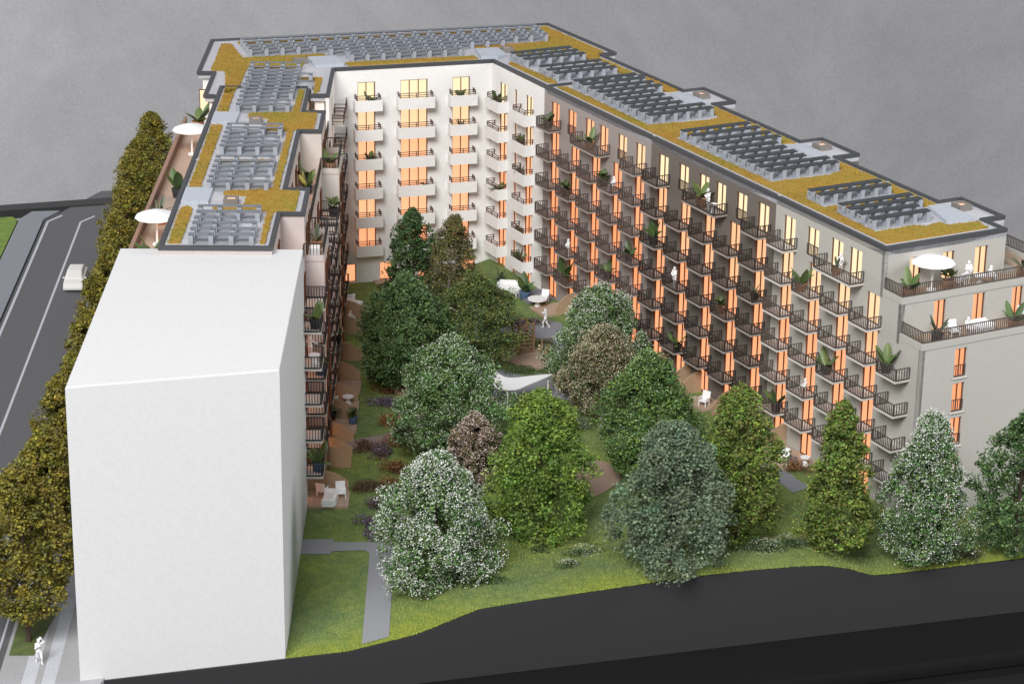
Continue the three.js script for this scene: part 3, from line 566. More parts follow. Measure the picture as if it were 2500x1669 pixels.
// ---------------------------------------------------------------- trees and shrubs
const leafGeo = (l, w) => { const g = new THREE.BufferGeometry(); g.setAttribute('position', new THREE.Float32BufferAttribute([0, 0, -l / 2, -w / 2, .06 * l, 0, 0, 0, l / 2, w / 2, .06 * l, 0], 3)); g.setAttribute('uv', new THREE.Float32BufferAttribute([0, 0, 0, 1, 1, 1, 1, 0], 2)); g.setIndex([0, 1, 2, 0, 2, 3]); return g.toNonIndexed(); };
const leafA = (() => { const g = leafGeo(.265, .185); g.computeVertexNormals(); return g; })();
const leafS = (() => { const g = leafGeo(.20, .14); g.computeVertexNormals(); return g; })();
const leafMat = mat(L3(1, 1, 1), { roughness: .62, side: THREE.DoubleSide });
const _s = V3(1, 1, 1);
function leaves(name, geo, list, parent) {
  const im = new THREE.InstancedMesh(geo, leafMat, list.length); im.name = name; im.castShadow = im.receiveShadow = true;
  list.forEach(([x, y, z, s, c], i) => { _e.set(rr(-1.1, 1.1), rr(0, 6.3), rr(-1.1, 1.1)); _q.setFromEuler(_e); _s.set(s, s, s); _m.compose(V3(x, y, z), _q, _s); im.setMatrixAt(i, _m); im.setColorAt(i, c); });
  parent.add(im); im.userData.kind = 'stuff'; return im;
}
function tube(a, b, r0, r1, n = 6) { const d = V3().subVectors(b, a), g = new THREE.CylinderGeometry(r1, r0, d.length(), n, 1); g.translate(0, d.length() / 2, 0); g.applyQuaternion(new THREE.Quaternion().setFromUnitVectors(V3(0, 1, 0), d.normalize())); g.translate(a.x, a.y, a.z); return g; }
function tree(name, label, group, x, z, Ht, R, o) {
  const y = o.y ?? hgt(x, z), t = thing(name, label, 'tree', [x, y, z], 0, group);
  const low = o.low ?? .8, prof = o.prof || ((k) => Math.pow(Math.sin(Math.PI * Math.min(1, .10 + .90 * Math.pow(k, .82))), .75));
  const lean = o.lean || 0, l = [tube(V3(0, -.3, 0), V3(lean * .3, Ht * .45, 0), .22, .15, 7), tube(V3(lean * .3, Ht * .45, 0), V3(lean, Ht * .88, 0), .15, .04, 6)];
  for (let i = 0; i < 9; i++) { const h = Ht * rr(.18, .7), a = i * 2.4 + rr(0, 1), q = prof((h + 1 - low) / (Ht - low)) * R * .75; l.push(tube(V3(lean * h / Ht, h, 0), V3(lean * h / Ht + Math.cos(a) * q, h + q * rr(.35, .8), Math.sin(a) * q), .07, .02, 5)); }
  part('trunk', merge(l), o.trunk || M.bark, t);
  const list = [], bl = [], n = (o.n || 11000) * 2.3, nc = Math.round(110 + R * 36), per = n * .6 / nc, ph = rr(0, 6);
  for (let c = 0; c < nc; c++) {
    let k = Math.pow(rnd(), .9), a = rr(0, 6.283); const q = prof(k) * R * (1 + .20 * Math.sin(a * 3 + k * 7 + ph) + .12 * Math.sin(a * 5 - k * 11)), sh = c % 3 ? rr(.74, 1.0) : rr(.25, .72);
    const cx = lean * k + Math.cos(a) * q * sh, cz = Math.sin(a) * q * sh, cy = low + k * (Ht - low), cr = R * rr(.11, .21) * (o.cl || 1), tone = rr(.75, 1.5), warm = rr(-.18, .18);
    for (let i = 0; i < per; i++) {
      const th = rr(0, 6.283), cp = rr(-1, 1), rad = cr * Math.pow(rnd(), .42), sp = Math.sqrt(1 - cp * cp);
      const px = cx + rad * sp * Math.cos(th), py = cy + rad * cp * .85, pz = cz + rad * sp * Math.sin(th);
      if (py < .12 + .06 * R) continue;
      const v = tone * rr(.65, 1.4), col = o.cols[Math.floor(rnd() * o.cols.length)];
      list.push([px, py, pz, rr(.65, 1.2), L3(col[0] * v * (1 + warm), col[1] * v, col[2] * v)]);
    }
    if (o.bloom && sh > .6) for (let i = 0; i < o.bloom / nc * 2.6; i++) {
      const th = rr(0, 6.283), cp = rr(-.7, 1), rad = cr * rr(.85, 1.15), sp = Math.sqrt(1 - cp * cp), v = rr(.75, 1.1), w = o.bloomCol || [.62, .64, .58];
      const py = cy + rad * cp; if (py > .15) bl.push([cx + rad * sp * Math.cos(th), py, cz + rad * sp * Math.sin(th), rr(.4, .78), L3(w[0] * v, w[1] * v, w[2] * v)]);
    }
  }
  for (let i = 0; i < n * .4; i++) {   // the looser twigs between the clumps
    const k = Math.pow(rnd(), .9), a = rr(0, 6.283), q = prof(k) * R * (1 + .20 * Math.sin(a * 3 + k * 7 + ph) + .12 * Math.sin(a * 5 - k * 11)) * Math.pow(rnd(), .3) * 1.04, px = lean * k + Math.cos(a) * q, pz = Math.sin(a) * q, py = low + k * (Ht - low) * 1.02;
    const f = nz(px * .7 + x, py * .7, pz * .7 + z); if (f < -.12) continue;
    const v = (.95 + f) * rr(.6, 1.45), col = o.cols[Math.floor(rnd() * o.cols.length)]; list.push([px, py, pz, rr(.6, 1.15), L3(col[0] * v, col[1] * v, col[2] * v)]);
    if (o.bloom && rnd() < o.bloom / n * 1.2) { const w = o.bloomCol || [.62, .64, .58]; bl.push([px * 1.03, py, pz * 1.03, rr(.35, .7), L3(...w)]); }
  }
  leaves('crown', o.small ? leafS : leafA, list, t);
  if (bl.length) leaves('blossom', leafS, bl, t);
  return t;
}
const cone = (k) => Math.min(1, .35 + k * 5) * Math.pow(1 - k, .62) * 1.02;
const bell = (k) => Math.min(1, .72 + k * 1.8) * Math.pow(Math.max(0, 1 - Math.pow(k, 2.1)), .62);
const spread = (k) => Math.pow(Math.sin(Math.PI * Math.min(.999, .16 + .84 * Math.pow(k, .7))), .6);
const green = [[.105, .18, .024], [.075, .14, .018], [.15, .225, .03]], mid = [[.062, .125, .030], [.046, .098, .025], [.085, .16, .038]], dark = [[.044, .088, .027], [.033, .068, .02], [.06, .115, .034]], grey = [[.10, .145, .085], [.075, .112, .065], [.14, .185, .11]], olive = [[.115, .13, .026], [.088, .10, .02], [.155, .165, .032]], bronze = [[.115, .085, .042], [.08, .058, .028], [.15, .112, .058], [.07, .08, .028]], street = [[.16, .14, .014], [.118, .10, .011], [.21, .18, .018], [.09, .082, .013]];
const GT = 'garden trees in the courtyard';
tree('blossom_tree', 'white blossoming round tree, front left on the lawn beside the paved path', GT, -8.35, 42.7, 9.8, 4.35, { cols: mid, prof: bell, bloom: 11500, n: 11500, low: .3, bloomCol: [.74, .77, .70] });
tree('garden_tree', 'bright green egg shaped tree right behind the white blossoming tree', GT, -0.95, 33.2, 11.8, 4.1, { cols: green, prof: bell, low: .3, n: 13000 });
tree('garden_tree', 'bluish grey green bushy tree on the lawn mound in front of the others', GT, 8.8, 42.4, 11.0, 4.4, { cols: grey, prof: bell, low: .2, n: 13500, small: false });
tree('garden_tree', 'vivid green tree behind the grey green tree at the middle of the courtyard', GT, 7.7, 20.6, 10.8, 4.1, { cols: mid.concat(green.slice(0, 1)), bloom: 2200, n: 12000, low: .6, bloomCol: [.40, .55, .30] });
tree('garden_tree', 'olive green tree between the grey green tree and the lavender bed', GT, 13.95, 36.0, 12.3, 3.6, { cols: olive.concat(green), prof: bell, low: .3, n: 12000 });
tree('garden_tree', 'slender pointed green tree in front of the pale grey house', GT, 21.4, 38.0, 12.1, 3.05, { cols: green.concat(olive), prof: cone, low: .2, n: 11000 });
tree('blossom_tree', 'green tree flecked white before the corner of the pale grey house', GT, 28.0, 38.0, 11.7, 3.8, { cols: mid, prof: cone, bloom: 7200, n: 11500, low: .3, bloomCol: [.68, .71, .64] });
tree('garden_tree', 'dark green ragged tree at the right end of the lawn', GT, 35.2, 36.2, 11.2, 3.5, { cols: dark.concat(mid), bloom: 500, cl: .85, n: 9000, low: .4 });
tree('blossom_tree', 'white flecked green tree beside the heather border of the left garden', GT, -8.6, 17.6, 10.6, 4.4, { cols: mid, bloom: 5200, n: 12500, low: .6, bloomCol: [.52, .60, .46] });
tree('blossom_tree', 'small brown bush tree with pinkish white blossom between two green trees', GT, -6.3, 23.4, 6.4, 2.35, { cols: bronze, bloom: 4200, bloomCol: [.64, .52, .47], n: 6000, low: .2 });
tree('garden_tree', 'large dark green tree opposite the left house patios', GT, -13.3, 0.9, 10.4, 4.15, { cols: dark.concat(mid), bloom: 1400, bloomCol: [.30, .42, .24], n: 13000, low: .7 });
tree('garden_tree', 'dark green tall tree with forked tip before the white facade', GT, -13.9, -18.6, 10.7, 2.75, { cols: dark, n: 9000, cl: .9, low: .3 });
tree('birch_tree', 'olive brown airy birch reaching up before the white facade', GT, -10.5, -16.8, 10.5, 3.4, { cols: olive.concat(bronze), small: true, n: 9500, cl: .9, prof: cone, trunk: M.barkWhite, low: 1.2, lean: .8 });
tree('garden_tree', 'olive green round tree beside the sand pit', GT, -7.15, -3.5, 8.9, 4.1, { cols: olive.concat(dark), small: true, n: 15000, low: 1.2, trunk: M.barkWhite });
tree('blossom_tree', 'pale flecked green tree with pointed top behind the bronze tree', GT, 3.9, 2.6, 9.7, 4.2, { cols: mid, prof: bell, bloom: 7500, n: 11000, low: .8, bloomCol: [.62, .66, .55] });
tree('birch_tree', 'bronze brown leaved tree with white trunk at the end of the curved bench', GT, 4.2, 10.2, 9.0, 3.7, { cols: bronze.concat(mid.slice(0, 1)), bloom: 5500, bloomCol: [.56, .50, .34], small: true, n: 12000, low: 1.9, trunk: M.barkWhite });
{
  const where = ['nearest, by the walking figure', 'second from the front', 'third from the front', 'fourth from the front', 'fifth from the front', 'sixth from the front', 'seventh from the front', 'eighth from the front', 'ninth from the front', 'tenth from the front', 'eleventh from the front', 'last before the bend'];
  [[51.4, 13.4, 3.2], [42.5, 12.4, 2.5], [33.5, 12.8, 2.4], [24.5, 11.4, 2.3], [15.6, 11.8, 2.3], [7, 12, 2.3], [-1.6, 11.6, 2.3], [-10.2, 12.2, 2.4], [-18.6, 12.6, 2.5], [-26.4, 13.4, 3.2], [-35, 12.8, 3.0], [-45.6, 12.4, 2.9]].forEach(([z, h, r], i) => {
    const x = (-40.35 + .0803 * z) / .99677 + (i ? .5 : 0);
    tree('street_tree', `yellow olive street tree on the pavement behind the white block, ${where[i]}`, 'street trees along the left pavement', x, z, h, r, { cols: street, y: .1, low: i ? 1.6 : 2.6, n: i < 2 ? 12500 : 8500, prof: spread });
  });
  const pg = structure('tree_pit', prism([[-37.25, 53.5], [-35.55, 53.45], [-35.3, 46], [-37.9, 46]], .1, .15), M.lawn.clone()); pg.material.vertexColors = false; pg.material.color = L3(.17, .20, .09);
}
function shrub(label, x, z, r, h, cols, n = 500, blo) {
  const t = thing('shrub', label, 'shrub', [x, hgt(x, z), z], 0, 'low shrubs in the garden'), list = [];
  const lobes = Array.from({ length: 5 }, (_, i) => [i ? rr(-.75, .75) * r : 0, i ? rr(-.6, .6) * r : 0, rr(.4, .75), rr(.55, 1.1)]);
  for (let i = 0; i < n * 1.5; i++) { const [ox, oz, lr, lh] = lobes[i % 5], a = rr(0, 6.283), q = Math.pow(rnd(), .6), k = Math.pow(rnd(), .8); const c = cols[Math.floor(rnd() * cols.length)], v = rr(.6, 1.4); list.push([ox + Math.cos(a) * q * r * lr * (1 + .25 * k), .03 + k * h * lh * Math.sqrt(Math.max(.05, 1 - q * q * .8)), oz + Math.sin(a) * q * r * lr * .85, rr(.4, .85), L3(c[0] * v, c[1] * v, c[2] * v)]); }
  leaves('foliage', leafS, list, t);
  const st = []; for (let i = 0; i < 7; i++) { const a = rr(0, 6.28); st.push(tube(V3(0, -.05, 0), V3(Math.cos(a) * r * .6, h * rr(.5, .9), Math.sin(a) * r * .5), .03, .01, 4)); }
  part('stem', merge(st), M.bark, t);
  if (blo) { const b = []; for (let i = 0; i < n * .4; i++) { const a = rr(0, 6.283), q = Math.sqrt(rnd()) * 1.02; b.push([Math.cos(a) * q * r, .1 + h * rr(.7, 1.1) * Math.sqrt(Math.max(.08, 1 - q * q)), Math.sin(a) * q * r * .8, rr(.25, .45), L3(...blo)]); } leaves('blossom', leafS, b, t); }
}
const heather = [[.17, .13, .21], [.11, .085, .12], [.23, .19, .29], [.07, .06, .05]], rust = [[.25, .105, .025], [.17, .07, .02], [.33, .15, .04]], umber = [[.105, .06, .03], [.07, .045, .022], [.15, .085, .045]], turf = [[.06, .105, .025], [.045, .08, .02], [.09, .13, .035]];
shrub('rust brown shrub at the far end of the left border by the slatted bench', -15.0, 2.7, 1.1, .8, umber.concat(rust));
shrub('violet heather cushion between two rust shrubs of the left border', -14.75, 5.4, 1.5, .9, heather, 900);
shrub('bright orange round shrub where the crossing path meets the left border', -14.25, 9.5, 1.25, 1.05, rust, 900);
shrub('dark brown shrub just in front of the crossing path', -15.4, 15.6, 1.2, .9, umber, 700);
shrub('greyish violet heather beside the dark brown shrub below the path', -14.2, 17.0, 1.2, .9, heather.concat(umber), 800);
shrub('rust red shrub under the white flecked tree', -12.9, 14.2, 1.3, 1.1, rust.concat(umber), 800);
shrub('tall rust brown shrub halfway down the left border', -13.1, 20.0, 1.2, 1.3, rust.concat(umber), 800);
shrub('sprawling brown shrub on the lawn side of the left border', -14.8, 23.6, 1.3, .9, umber, 800);
shrub('orange brown grass tuft in the lower left border', -13.0, 24.2, 1.2, 1.3, rust.concat(umber), 800);
shrub('umber shrub behind the white blossoming tree', -13.2, 27.6, 1.2, 1.0, umber.concat(heather), 800);
shrub('violet grey heather on the grass before the paved path corner', -14.1, 30.9, 1.1, .9, heather, 800);
shrub('pale violet heather tight against the paved path', -13.5, 33.0, 1.0, .8, heather, 700);
shrub('lavender bush in front of the white chair patio', 19.0, 18.6, 1.3, .75, [[.20, .19, .27], [.13, .12, .17], [.26, .25, .33]], 900);
shrub('orange brown tuft beside the grey path by the slender tree', 20.2, 20.6, .9, .9, rust.concat(umber), 500);
shrub('brownish violet low planting in front of the round table patio', -2.4, -14.3, 1.3, .6, umber.concat(heather), 700);
shrub('dark violet ground shrub beside the olive round tree', -4.2, -14.6, 1.3, .6, heather.concat(turf), 700);
shrub('wispy green grass clump on the near edge of the sand pit', -2.9, -2.7, 1.5, .55, turf, 700);
shrub('green tuft planting right of the sand pit edge', -.4, -2.4, 1.3, .5, turf, 600);
shrub('brown green bush behind the climbing tower', -.9, -8.6, 1.2, 1.0, umber.concat(turf), 600);
shrub('grey green bush under the bronze tree', 2.0, 10.0, 1.3, 1.0, grey.concat(dark), 700, [.5, .5, .46]);
shrub('white daisy clump on the lawn before the grey green tree', 2.6, 38.2, 1.3, .6, turf, 600, [.62, .62, .56]);
shrub('small white flowering clump, lowest on the lawn before the grey green tree', 1.4, 41.6, .8, .5, turf, 350, [.66, .66, .6]);
shrub('wispy weed tuft below the bright green tree', -.9, 37.2, .8, .5, turf, 260);
shrub('white flowering undergrowth between olive tree and slender tree', 16.0, 39.2, 1.5, .8, turf.concat(dark), 800, [.58, .58, .52]);
shrub('dark flowering undergrowth at the foot of the slender tree', 18.0, 37.5, 1.3, .8, turf.concat(dark), 700, [.5, .5, .46]);
shrub('dark green grass clump beside the white blossoming tree', -4.3, 43.6, 1.4, .55, dark.concat(turf), 700);
shrub('undergrowth between the white flecked tree and the ragged tree', 31.6, 37.2, 1.3, .6, turf.concat(umber), 600, [.4, .4, .36]);
shrub('green hedge plant against the white facade, left of the ground window', -17.4, -27.4, 1.2, .5, dark.concat(turf), 600);
// short grass over the lawn
{
  const list = [], paths = [[[-19.7, 33.4], [-11.5, 33.6], [-11.2, 50.6], [-13.3, 51], [-14.2, 36.4], [-19.7, 36.4]], [[-17.6, 13.8], [-13, 9.8], [-11, 7], [-10.8, 9], [-12.7, 13.6], [-17.5, 16]], [[2, 19.8], [3, 16.2], [6, 19.8], [5.7, 22], [3, 25.4], [1, 25.6]], [[-5.5, -12], [1.4, -14], [1.4, -6], [-3.6, -11.4]], [[-7, -4], [4, 2], [3, 5.5], [-7, 4.2]], [[-5.3, -6.6], [-3, -9], [-.4, -5], [-.6, -2.6], [-5, -6]], [[16, 17.6], [21, 24], [19.3, 25.2], [15.8, 19.2]]];
  for (let i = 0; i < 46000; i++) {
    const x = rr(-19.4, 40), zf = frontZ(x) - .06, z = zf - Math.pow(rnd(), 1.5) * 62; const vR = -.8776 * x + .4794 * z;
    if (vR < -9.7 || z < -29 || paths.some((p) => inPoly(x, z, p))) continue;
    const t = zf - z, k = Math.min(1, Math.max(0, (3.2 - t) / 3.2)), a = Math.min(1, Math.max(0, .25 + .8 * nz(x * .12, z * .12) + .5 * k + .3 * nz(x * .6, z * .6, 3))), v = rr(.75, 1.2);
    list.push([x, hgt(x, z) - .02, z, rr(.45, .8), rr(0, 6.3), L3((.215 + .17 * a) * v, (.285 + .15 * a) * v, (.125 - .055 * a) * v)]);
  }
  const g = copies('grass', tuftGeo, tuftMat, list, scene); g.userData.kind = 'stuff';
}

// ---------------------------------------------------------------- patios: decks and privacy screens
const onL = (u, v, y) => { const [x, z] = toWorld('L', u, v); return [x, y, z]; }, onR = (u, v, y) => { const [x, z] = toWorld('R', u, v); return [x, y, z]; }, onW = (u, v, y) => { const [x, z] = toWorld('W', u, v); return [x, y, z]; };
{
  const nth = ['first', 'second', 'third', 'fourth', 'fifth', 'sixth', 'seventh', 'eighth', 'ninth', 'tenth'];
  const deck = (label, k, u, v, w, d, y, m = M.deck) => {
    const [x, z] = toWorld(k, u, v), t = thing('patio_deck', label, 'deck', [x, y, z], TH[k], 'garden decks of the ground floor flats'), n = Math.max(3, Math.round(w / .55));
    for (let i = 0; i < n; i++) part('plank', memo(`pl${(w / n).toFixed(3)},${d}`, () => bx(w / n - .012, .22, d, 0, 0, 0)), m, t, [-w / 2 + w / n * (i + .5), .0, 0]);
  };
  // left house, from the white block backwards; v -20.98 is the wall
  [[-25.5, 3.0], [-9.9, 2.8], [-5.9, 3.0], [-.8, 2.8], [15.6, 3.2], [19.8, 2.6]].forEach(([u, w], i) => deck(`tan wooden patio deck at the left house, ${nth[i]} from the white block`, 'L', u, -19.15, w, 3.6, .12));
  const scr = memo('screenL', () => { const s = new THREE.Shape(); s.moveTo(0, -.3); s.lineTo(0, 2.05); s.lineTo(.7, 2.05); s.quadraticCurveTo(2.4, 1.9, 3.5, .95); s.lineTo(3.5, -.3); s.closePath(); const g = new THREE.ExtrudeGeometry(s, { depth: .1, bevelEnabled: false, curveSegments: 10 }); return g; });
  [-23.6, -18.6, -16.5, -13.2, -8.0, -4.0, 1.2, 6.3, 13.4, 17.8].forEach((u, i) => { const [x, y, z] = onL(u, -20.95, 0); const o = part(numbered('privacy_screen'), scr, M.screen, scene, [x, y, z], TH.L - Math.PI / 2); tag(o, `tan privacy screen with sloping top at the left house, ${nth[i]} from the white block`, 'privacy screen', 'privacy screens between the patios'); });
  // right wing
  const scrR = memo('screenR', () => { const s = new THREE.Shape(); s.moveTo(0, -.4); s.lineTo(0, 2.0); s.quadraticCurveTo(1.25, 2.05, 2.1, .75); s.lineTo(2.1, -.4); s.closePath(); return new THREE.ExtrudeGeometry(s, { depth: .12, bevelEnabled: false, curveSegments: 14 }); });
  [-13.9, -9.85, -5.6, -.4, 3.5, 7.6, 9.4, 14.6, 18.9, 23.0].forEach((u, i) => { const [x, y, z] = onR(u, -9.8, 1.12); const o = part(numbered('privacy_screen'), scrR, M.screen, scene, [x, y, z], TH.R - Math.PI / 2); tag(o, `tan rounded privacy screen at the right wing, ${nth[i]} from the white corner`, 'privacy screen', 'privacy screens between the patios'); });
  [[-19.6, 3.2, 2.9], [-15.4, 2.9, 3.4], [-7.6, 3, 2.4], [1.6, 3, 2.4], [12.0, 3.2, 2.4], [25.4, 4.2, 3.2]].forEach(([u, w, d], i) => deck(`wooden patio deck at the right wing, ${nth[i]} from the white corner`, 'R', u, -9.75 + d / 2, w, d, 1.16, i === 0 ? M.pavement : M.deck));
  deck('tan wooden patio deck left of the blue potted plant at the white facade', 'W', -2.0, -32.4, 3.4, 2.3, .75); deck('tan wooden patio deck under the ground window, left on the white facade', 'W', -8.0, -32.9, 1.9, 1.2, -.33);
  // slatted bench deck between the border and the flecked tree
  const t = thing('slatted_bench', 'small slatted wooden bench platform at the far end of the left border', 'bench', [-13.4, hgt(-13.4, 2.4), 2.4], .05);
  for (let i = 0; i < 9; i++) part('slat', bx(.13, .07, 2.1), M.wood, t, [-.68 + i * .17, .42, 0]);
  for (const z of [-.8, .8]) part('leg', bx(1.4, .4, .12, 0, .19, 0), M.wood, t, [0, 0, z]);
}
// the long white bench that curves through the courtyard
{
  const P = [[-5.81, 3.22], [-5.4, 3.01], [-5.07, 3.21], [-4.35, 4.24], [-3.83, 4.43], [-3.28, 4.34], [-2.18, 3.92], [-.89, 3.46], [-.2, 3.28], [-.2, 3.6], [-.74, 4.23], [-1.38, 5.03], [-2.01, 5.76], [-2.86, 6.88], [-3.31, 7.22], [-3.67, 7.3], [-4.27, 7.3], [-4.72, 7.17], [-5.24, 6.64], [-5.8, 6.1]];
  const t = thing('shade_sail', 'large white curved shade sail stretched between the flecked trees', 'shade sail', [-3, .1, 5]);
  part('sail', prism(P.map(([x, z]) => [x + 3, z - 5]), 2.25, 2.33), M.whiteModel, t);
  for (const [x, z] of [[-2.7, .6], [2.5, -1.4], [-1.0, 2.0]]) part('post', cyl(.07, .06, 2.3, 8), M.whiteModel, t, [x, -.02, z]);
}
// playground
{
  const x = -2.95, z = -7.6, t = thing('climbing_tower', 'square wooden climbing tower with rungs standing in the sand pit', 'climbing frame', [x, hgt(x, z), z], .45);
  const w = 1.5, h = 3.1;
  for (const a of [-1, 1]) for (const b of [-1, 1]) part('post', bx(.17, h, .17, 0, h / 2, 0), M.wood, t, [a * w / 2, -.05, b * w / 2]);
  for (const [ww, dd, px, pz] of [[w, .12, 0, -w / 2], [w, .12, 0, w / 2], [.12, w, -w / 2, 0], [.12, w, w / 2, 0]]) { part('beam', bx(ww - .17, .16, dd, 0, 0, 0), M.wood, t, [px, h - .2, pz]); for (let i = 0; i < 6; i++) part('rung', bx(Math.max(.07, ww - .17), .09, Math.max(.07, dd - .17 > 0 ? dd - .17 : .07), 0, 0, 0), M.wood, t, [px, .3 + i * .36, pz]); }
  part('platform', bx(w - .2, .08, w - .2, 0, 2.35, 0), M.wood, t);
  [['taller brown wooden stump right of the climbing tower', -1.35, -7.3, .62], ['second brown wooden stump, farther right beside the sand pit', -.75, -6.3, .7]].forEach(([lb, a, b, hh]) => { const s = part(numbered('play_stump'), merge([cyl(.25, .23, hh, 9), bx(.14, 1.2, .14, .18, .6, .12)]), M.wood, scene, [a, hgt(a, b), b]); tag(s, lb, 'stump'); });
}
// ---------------------------------------------------------------- furniture
function chair(label, [x, y, z], turn, group) {
  const t = thing('patio_chair', label, 'chair', [x, y, z], turn, group);
  part('seat', new RoundedBoxGeometry(.78, .1, .75, 2, .04), M.whiteModel, t, [0, .45, 0]);
  const b = new RoundedBoxGeometry(.78, .75, .09, 2, .04); b.rotateX(-.22); part('backrest', b, M.whiteModel, t, [0, .84, -.42]);
  for (const s of [-1, 1]) { part('leg', bx(.09, .42, .09, 0, .21, 0), M.whiteModel, t, [s * .33, 0, .3]); part('leg', bx(.09, .42, .09, 0, .21, 0), M.whiteModel, t, [s * .33, 0, -.33]); part('armrest', bx(.09, .07, .7, 0, .68, -.02), M.whiteModel, t, [s * .36, 0, 0]); }
  return t;
}
function sofa(label, [x, y, z], turn, len = 2.2) {
  const t = thing('garden_sofa', label, 'sofa', [x, y, z], turn);
  part('seat', new RoundedBoxGeometry(len, .42, .95, 2, .07), M.whiteModel, t, [0, .24, 0]);
  part('backrest', new RoundedBoxGeometry(len, .82, .28, 2, .08), M.whiteModel, t, [0, .44, -.5]);
  for (const s of [-1, 1]) part('armrest', new RoundedBoxGeometry(.26, .66, 1.0, 2, .07), M.whiteModel, t, [s * (len / 2 + .06), .35, 0]);
  return t;
}
function lounger(label, [x, y, z], turn) {
  const t = thing('sun_lounger', label, 'sun lounger', [x, y, z], turn);
  part('bed', new RoundedBoxGeometry(.72, .12, 1.3, 2, .05), M.whiteModel, t, [0, .36, .3]);
  const b = new RoundedBoxGeometry(.72, .11, .9, 2, .05); b.rotateX(.75); part('backrest', b, M.whiteModel, t, [0, .66, -.62]);
  for (const s of [-1, 1]) for (const q of [-.2, .85]) part('leg', bx(.09, .32, .09, 0, .16, 0), M.whiteModel, t, [s * .28, 0, q]);
}
function roundTable(label, [x, y, z], r = .75) { const t = thing('round_table', label, 'table', [x, y, z]); part('table_top', cyl(r, r, .07, 28, 0, .7, 0), M.whiteModel, t); part('table_leg', cyl(.3, .06, .7, 12), M.whiteModel, t); }
function parasol(label, [x, y, z], r = 1.75, h = 2.45) {
  const t = thing('parasol', label, 'parasol', [x, y, z], .3, 'white parasols on the terraces');
  const g = new THREE.LatheGeometry([[.02, .5], [.5, .42], [1.1, .25], [1.6, .06], [r, -.1], [r - .03, -.14], [1.0, .18], [.02, .36]].map(([a, b]) => new THREE.Vector2(a, b)), 12); part('canopy', g, M.whiteModel, t, [0, h, 0]);
  part('pole', cyl(.09, .09, h + .3, 10), M.whiteModel, t); part('base', cyl(.4, .36, .1, 18), M.whiteModel, t);
}
sofa('white garden sofa on the nearest left patio deck beside the white block', onL(-26.1, -18.9, .24), TH.L + Math.PI * .98, 2.0);
chair('white armchair tilted towards the sofa on the nearest left patio', onL(-24.75, -19.5, .24), TH.L + 1.2);
chair('white armchair at the garden end of the nearest left patio sofa', onL(-25.2, -18.0, .24), TH.L - 1.4);
chair('white lounge chair on the left patio behind the third screen', onL(-6.0, -19.7, .24), TH.L + 2.2);
roundTable('low white side table by the lounge chair on a left patio', onL(-5.2, -18.3, .24), .5);
lounger('white sun lounger on the far left patio under the seated figure', onL(16.0, -19.2, .24), TH.L + 1.2);
sofa('white sofa with cushions on the farthest left patio near the white facade', onL(21.0, -19.4, .24), TH.L + Math.PI, 2.4);
roundTable('white oval table on the farthest left patio', onL(19.6, -18.7, .24), .8);
chair('single white plastic chair on the deck behind the lavender', onR(26.4, -7.3, 1.28), TH.R + .7);
roundTable('small white table behind the single plastic chair', onR(27.6, -8.6, 1.28), .4);
sofa('white garden sofa beside the blue potted plant at the corner', [-4.5, hgt(-4.5, -23.4), -23.4], -.1, 2.3);
chair('white armchair in front of the corner sofa', [-4.0, hgt(-4.0, -21.4), -21.4], 2.6);
roundTable('white round table behind the walking figure', [-1.75, 1.3, -18.0], .95);
chair('white high backed chair at the round table behind the walking figure', [-1.1, 1.3, -19.1], -.3);
lounger('white sun lounger on a right wing patio behind the bronze tree', onR(2.6, -8.0, 1.28), TH.R + .4);
chair('white chair on the right wing patio below the dark brown house', onR(12.6, -8.1, 1.28), TH.R + .5);
chair('white chair on the upper end terrace left of the standing figure', onR(36.1, -16.2, 18.38), TH.R - 1.2);
roundTable('white low table between the figures on the upper end terrace', onR(36.4, -18.1, 18.38), .55);
sofa('white sofa on the lower end terrace right of the seated figure', onR(38.9, -16.6, 15.52), TH.R + 1.57, 1.5);
chair('white chair on the lower end terrace left of the seated figure', onR(38.9, -13.9, 15.52), TH.R + 1.4);
chair('white armchair at the far right of the lower end terrace', onR(38.6, -20.9, 15.52), TH.R + 1.2);
roundTable('small white table on the double balcony of the dark brown house', onR(11.4, -9.0, 18.42), .4);
roundTable('white table on the third storey balcony beside the block, below the pointing figure', onL(-26.2, -19.9, 12.03), .45);
parasol('white parasol on the street side terrace behind the white corner', onL(12.0, -33.2, 18.05));
parasol('white parasol on the street side terrace, nearer the white block', onL(-14.9, -33.2, 18.05));
parasol('white parasol on the upper end terrace of the pale grey house', onR(35.9, -13.75, 18.38), 1.75, 2.35);
{ const [x, y, z] = onL(-17.6, -20.25, 18.05); const t = thing('terrace_cube', 'cream white cube stool at the near end of the lilac terrace', 'stool', [x, y, z], TH.L); part('seat', new RoundedBoxGeometry(.85, .8, .85, 2, .05), M.whiteModel, t, [0, .4, 0]); part('base', bx(.7, .06, .7, 0, .02, 0), M.whiteModel, t); }

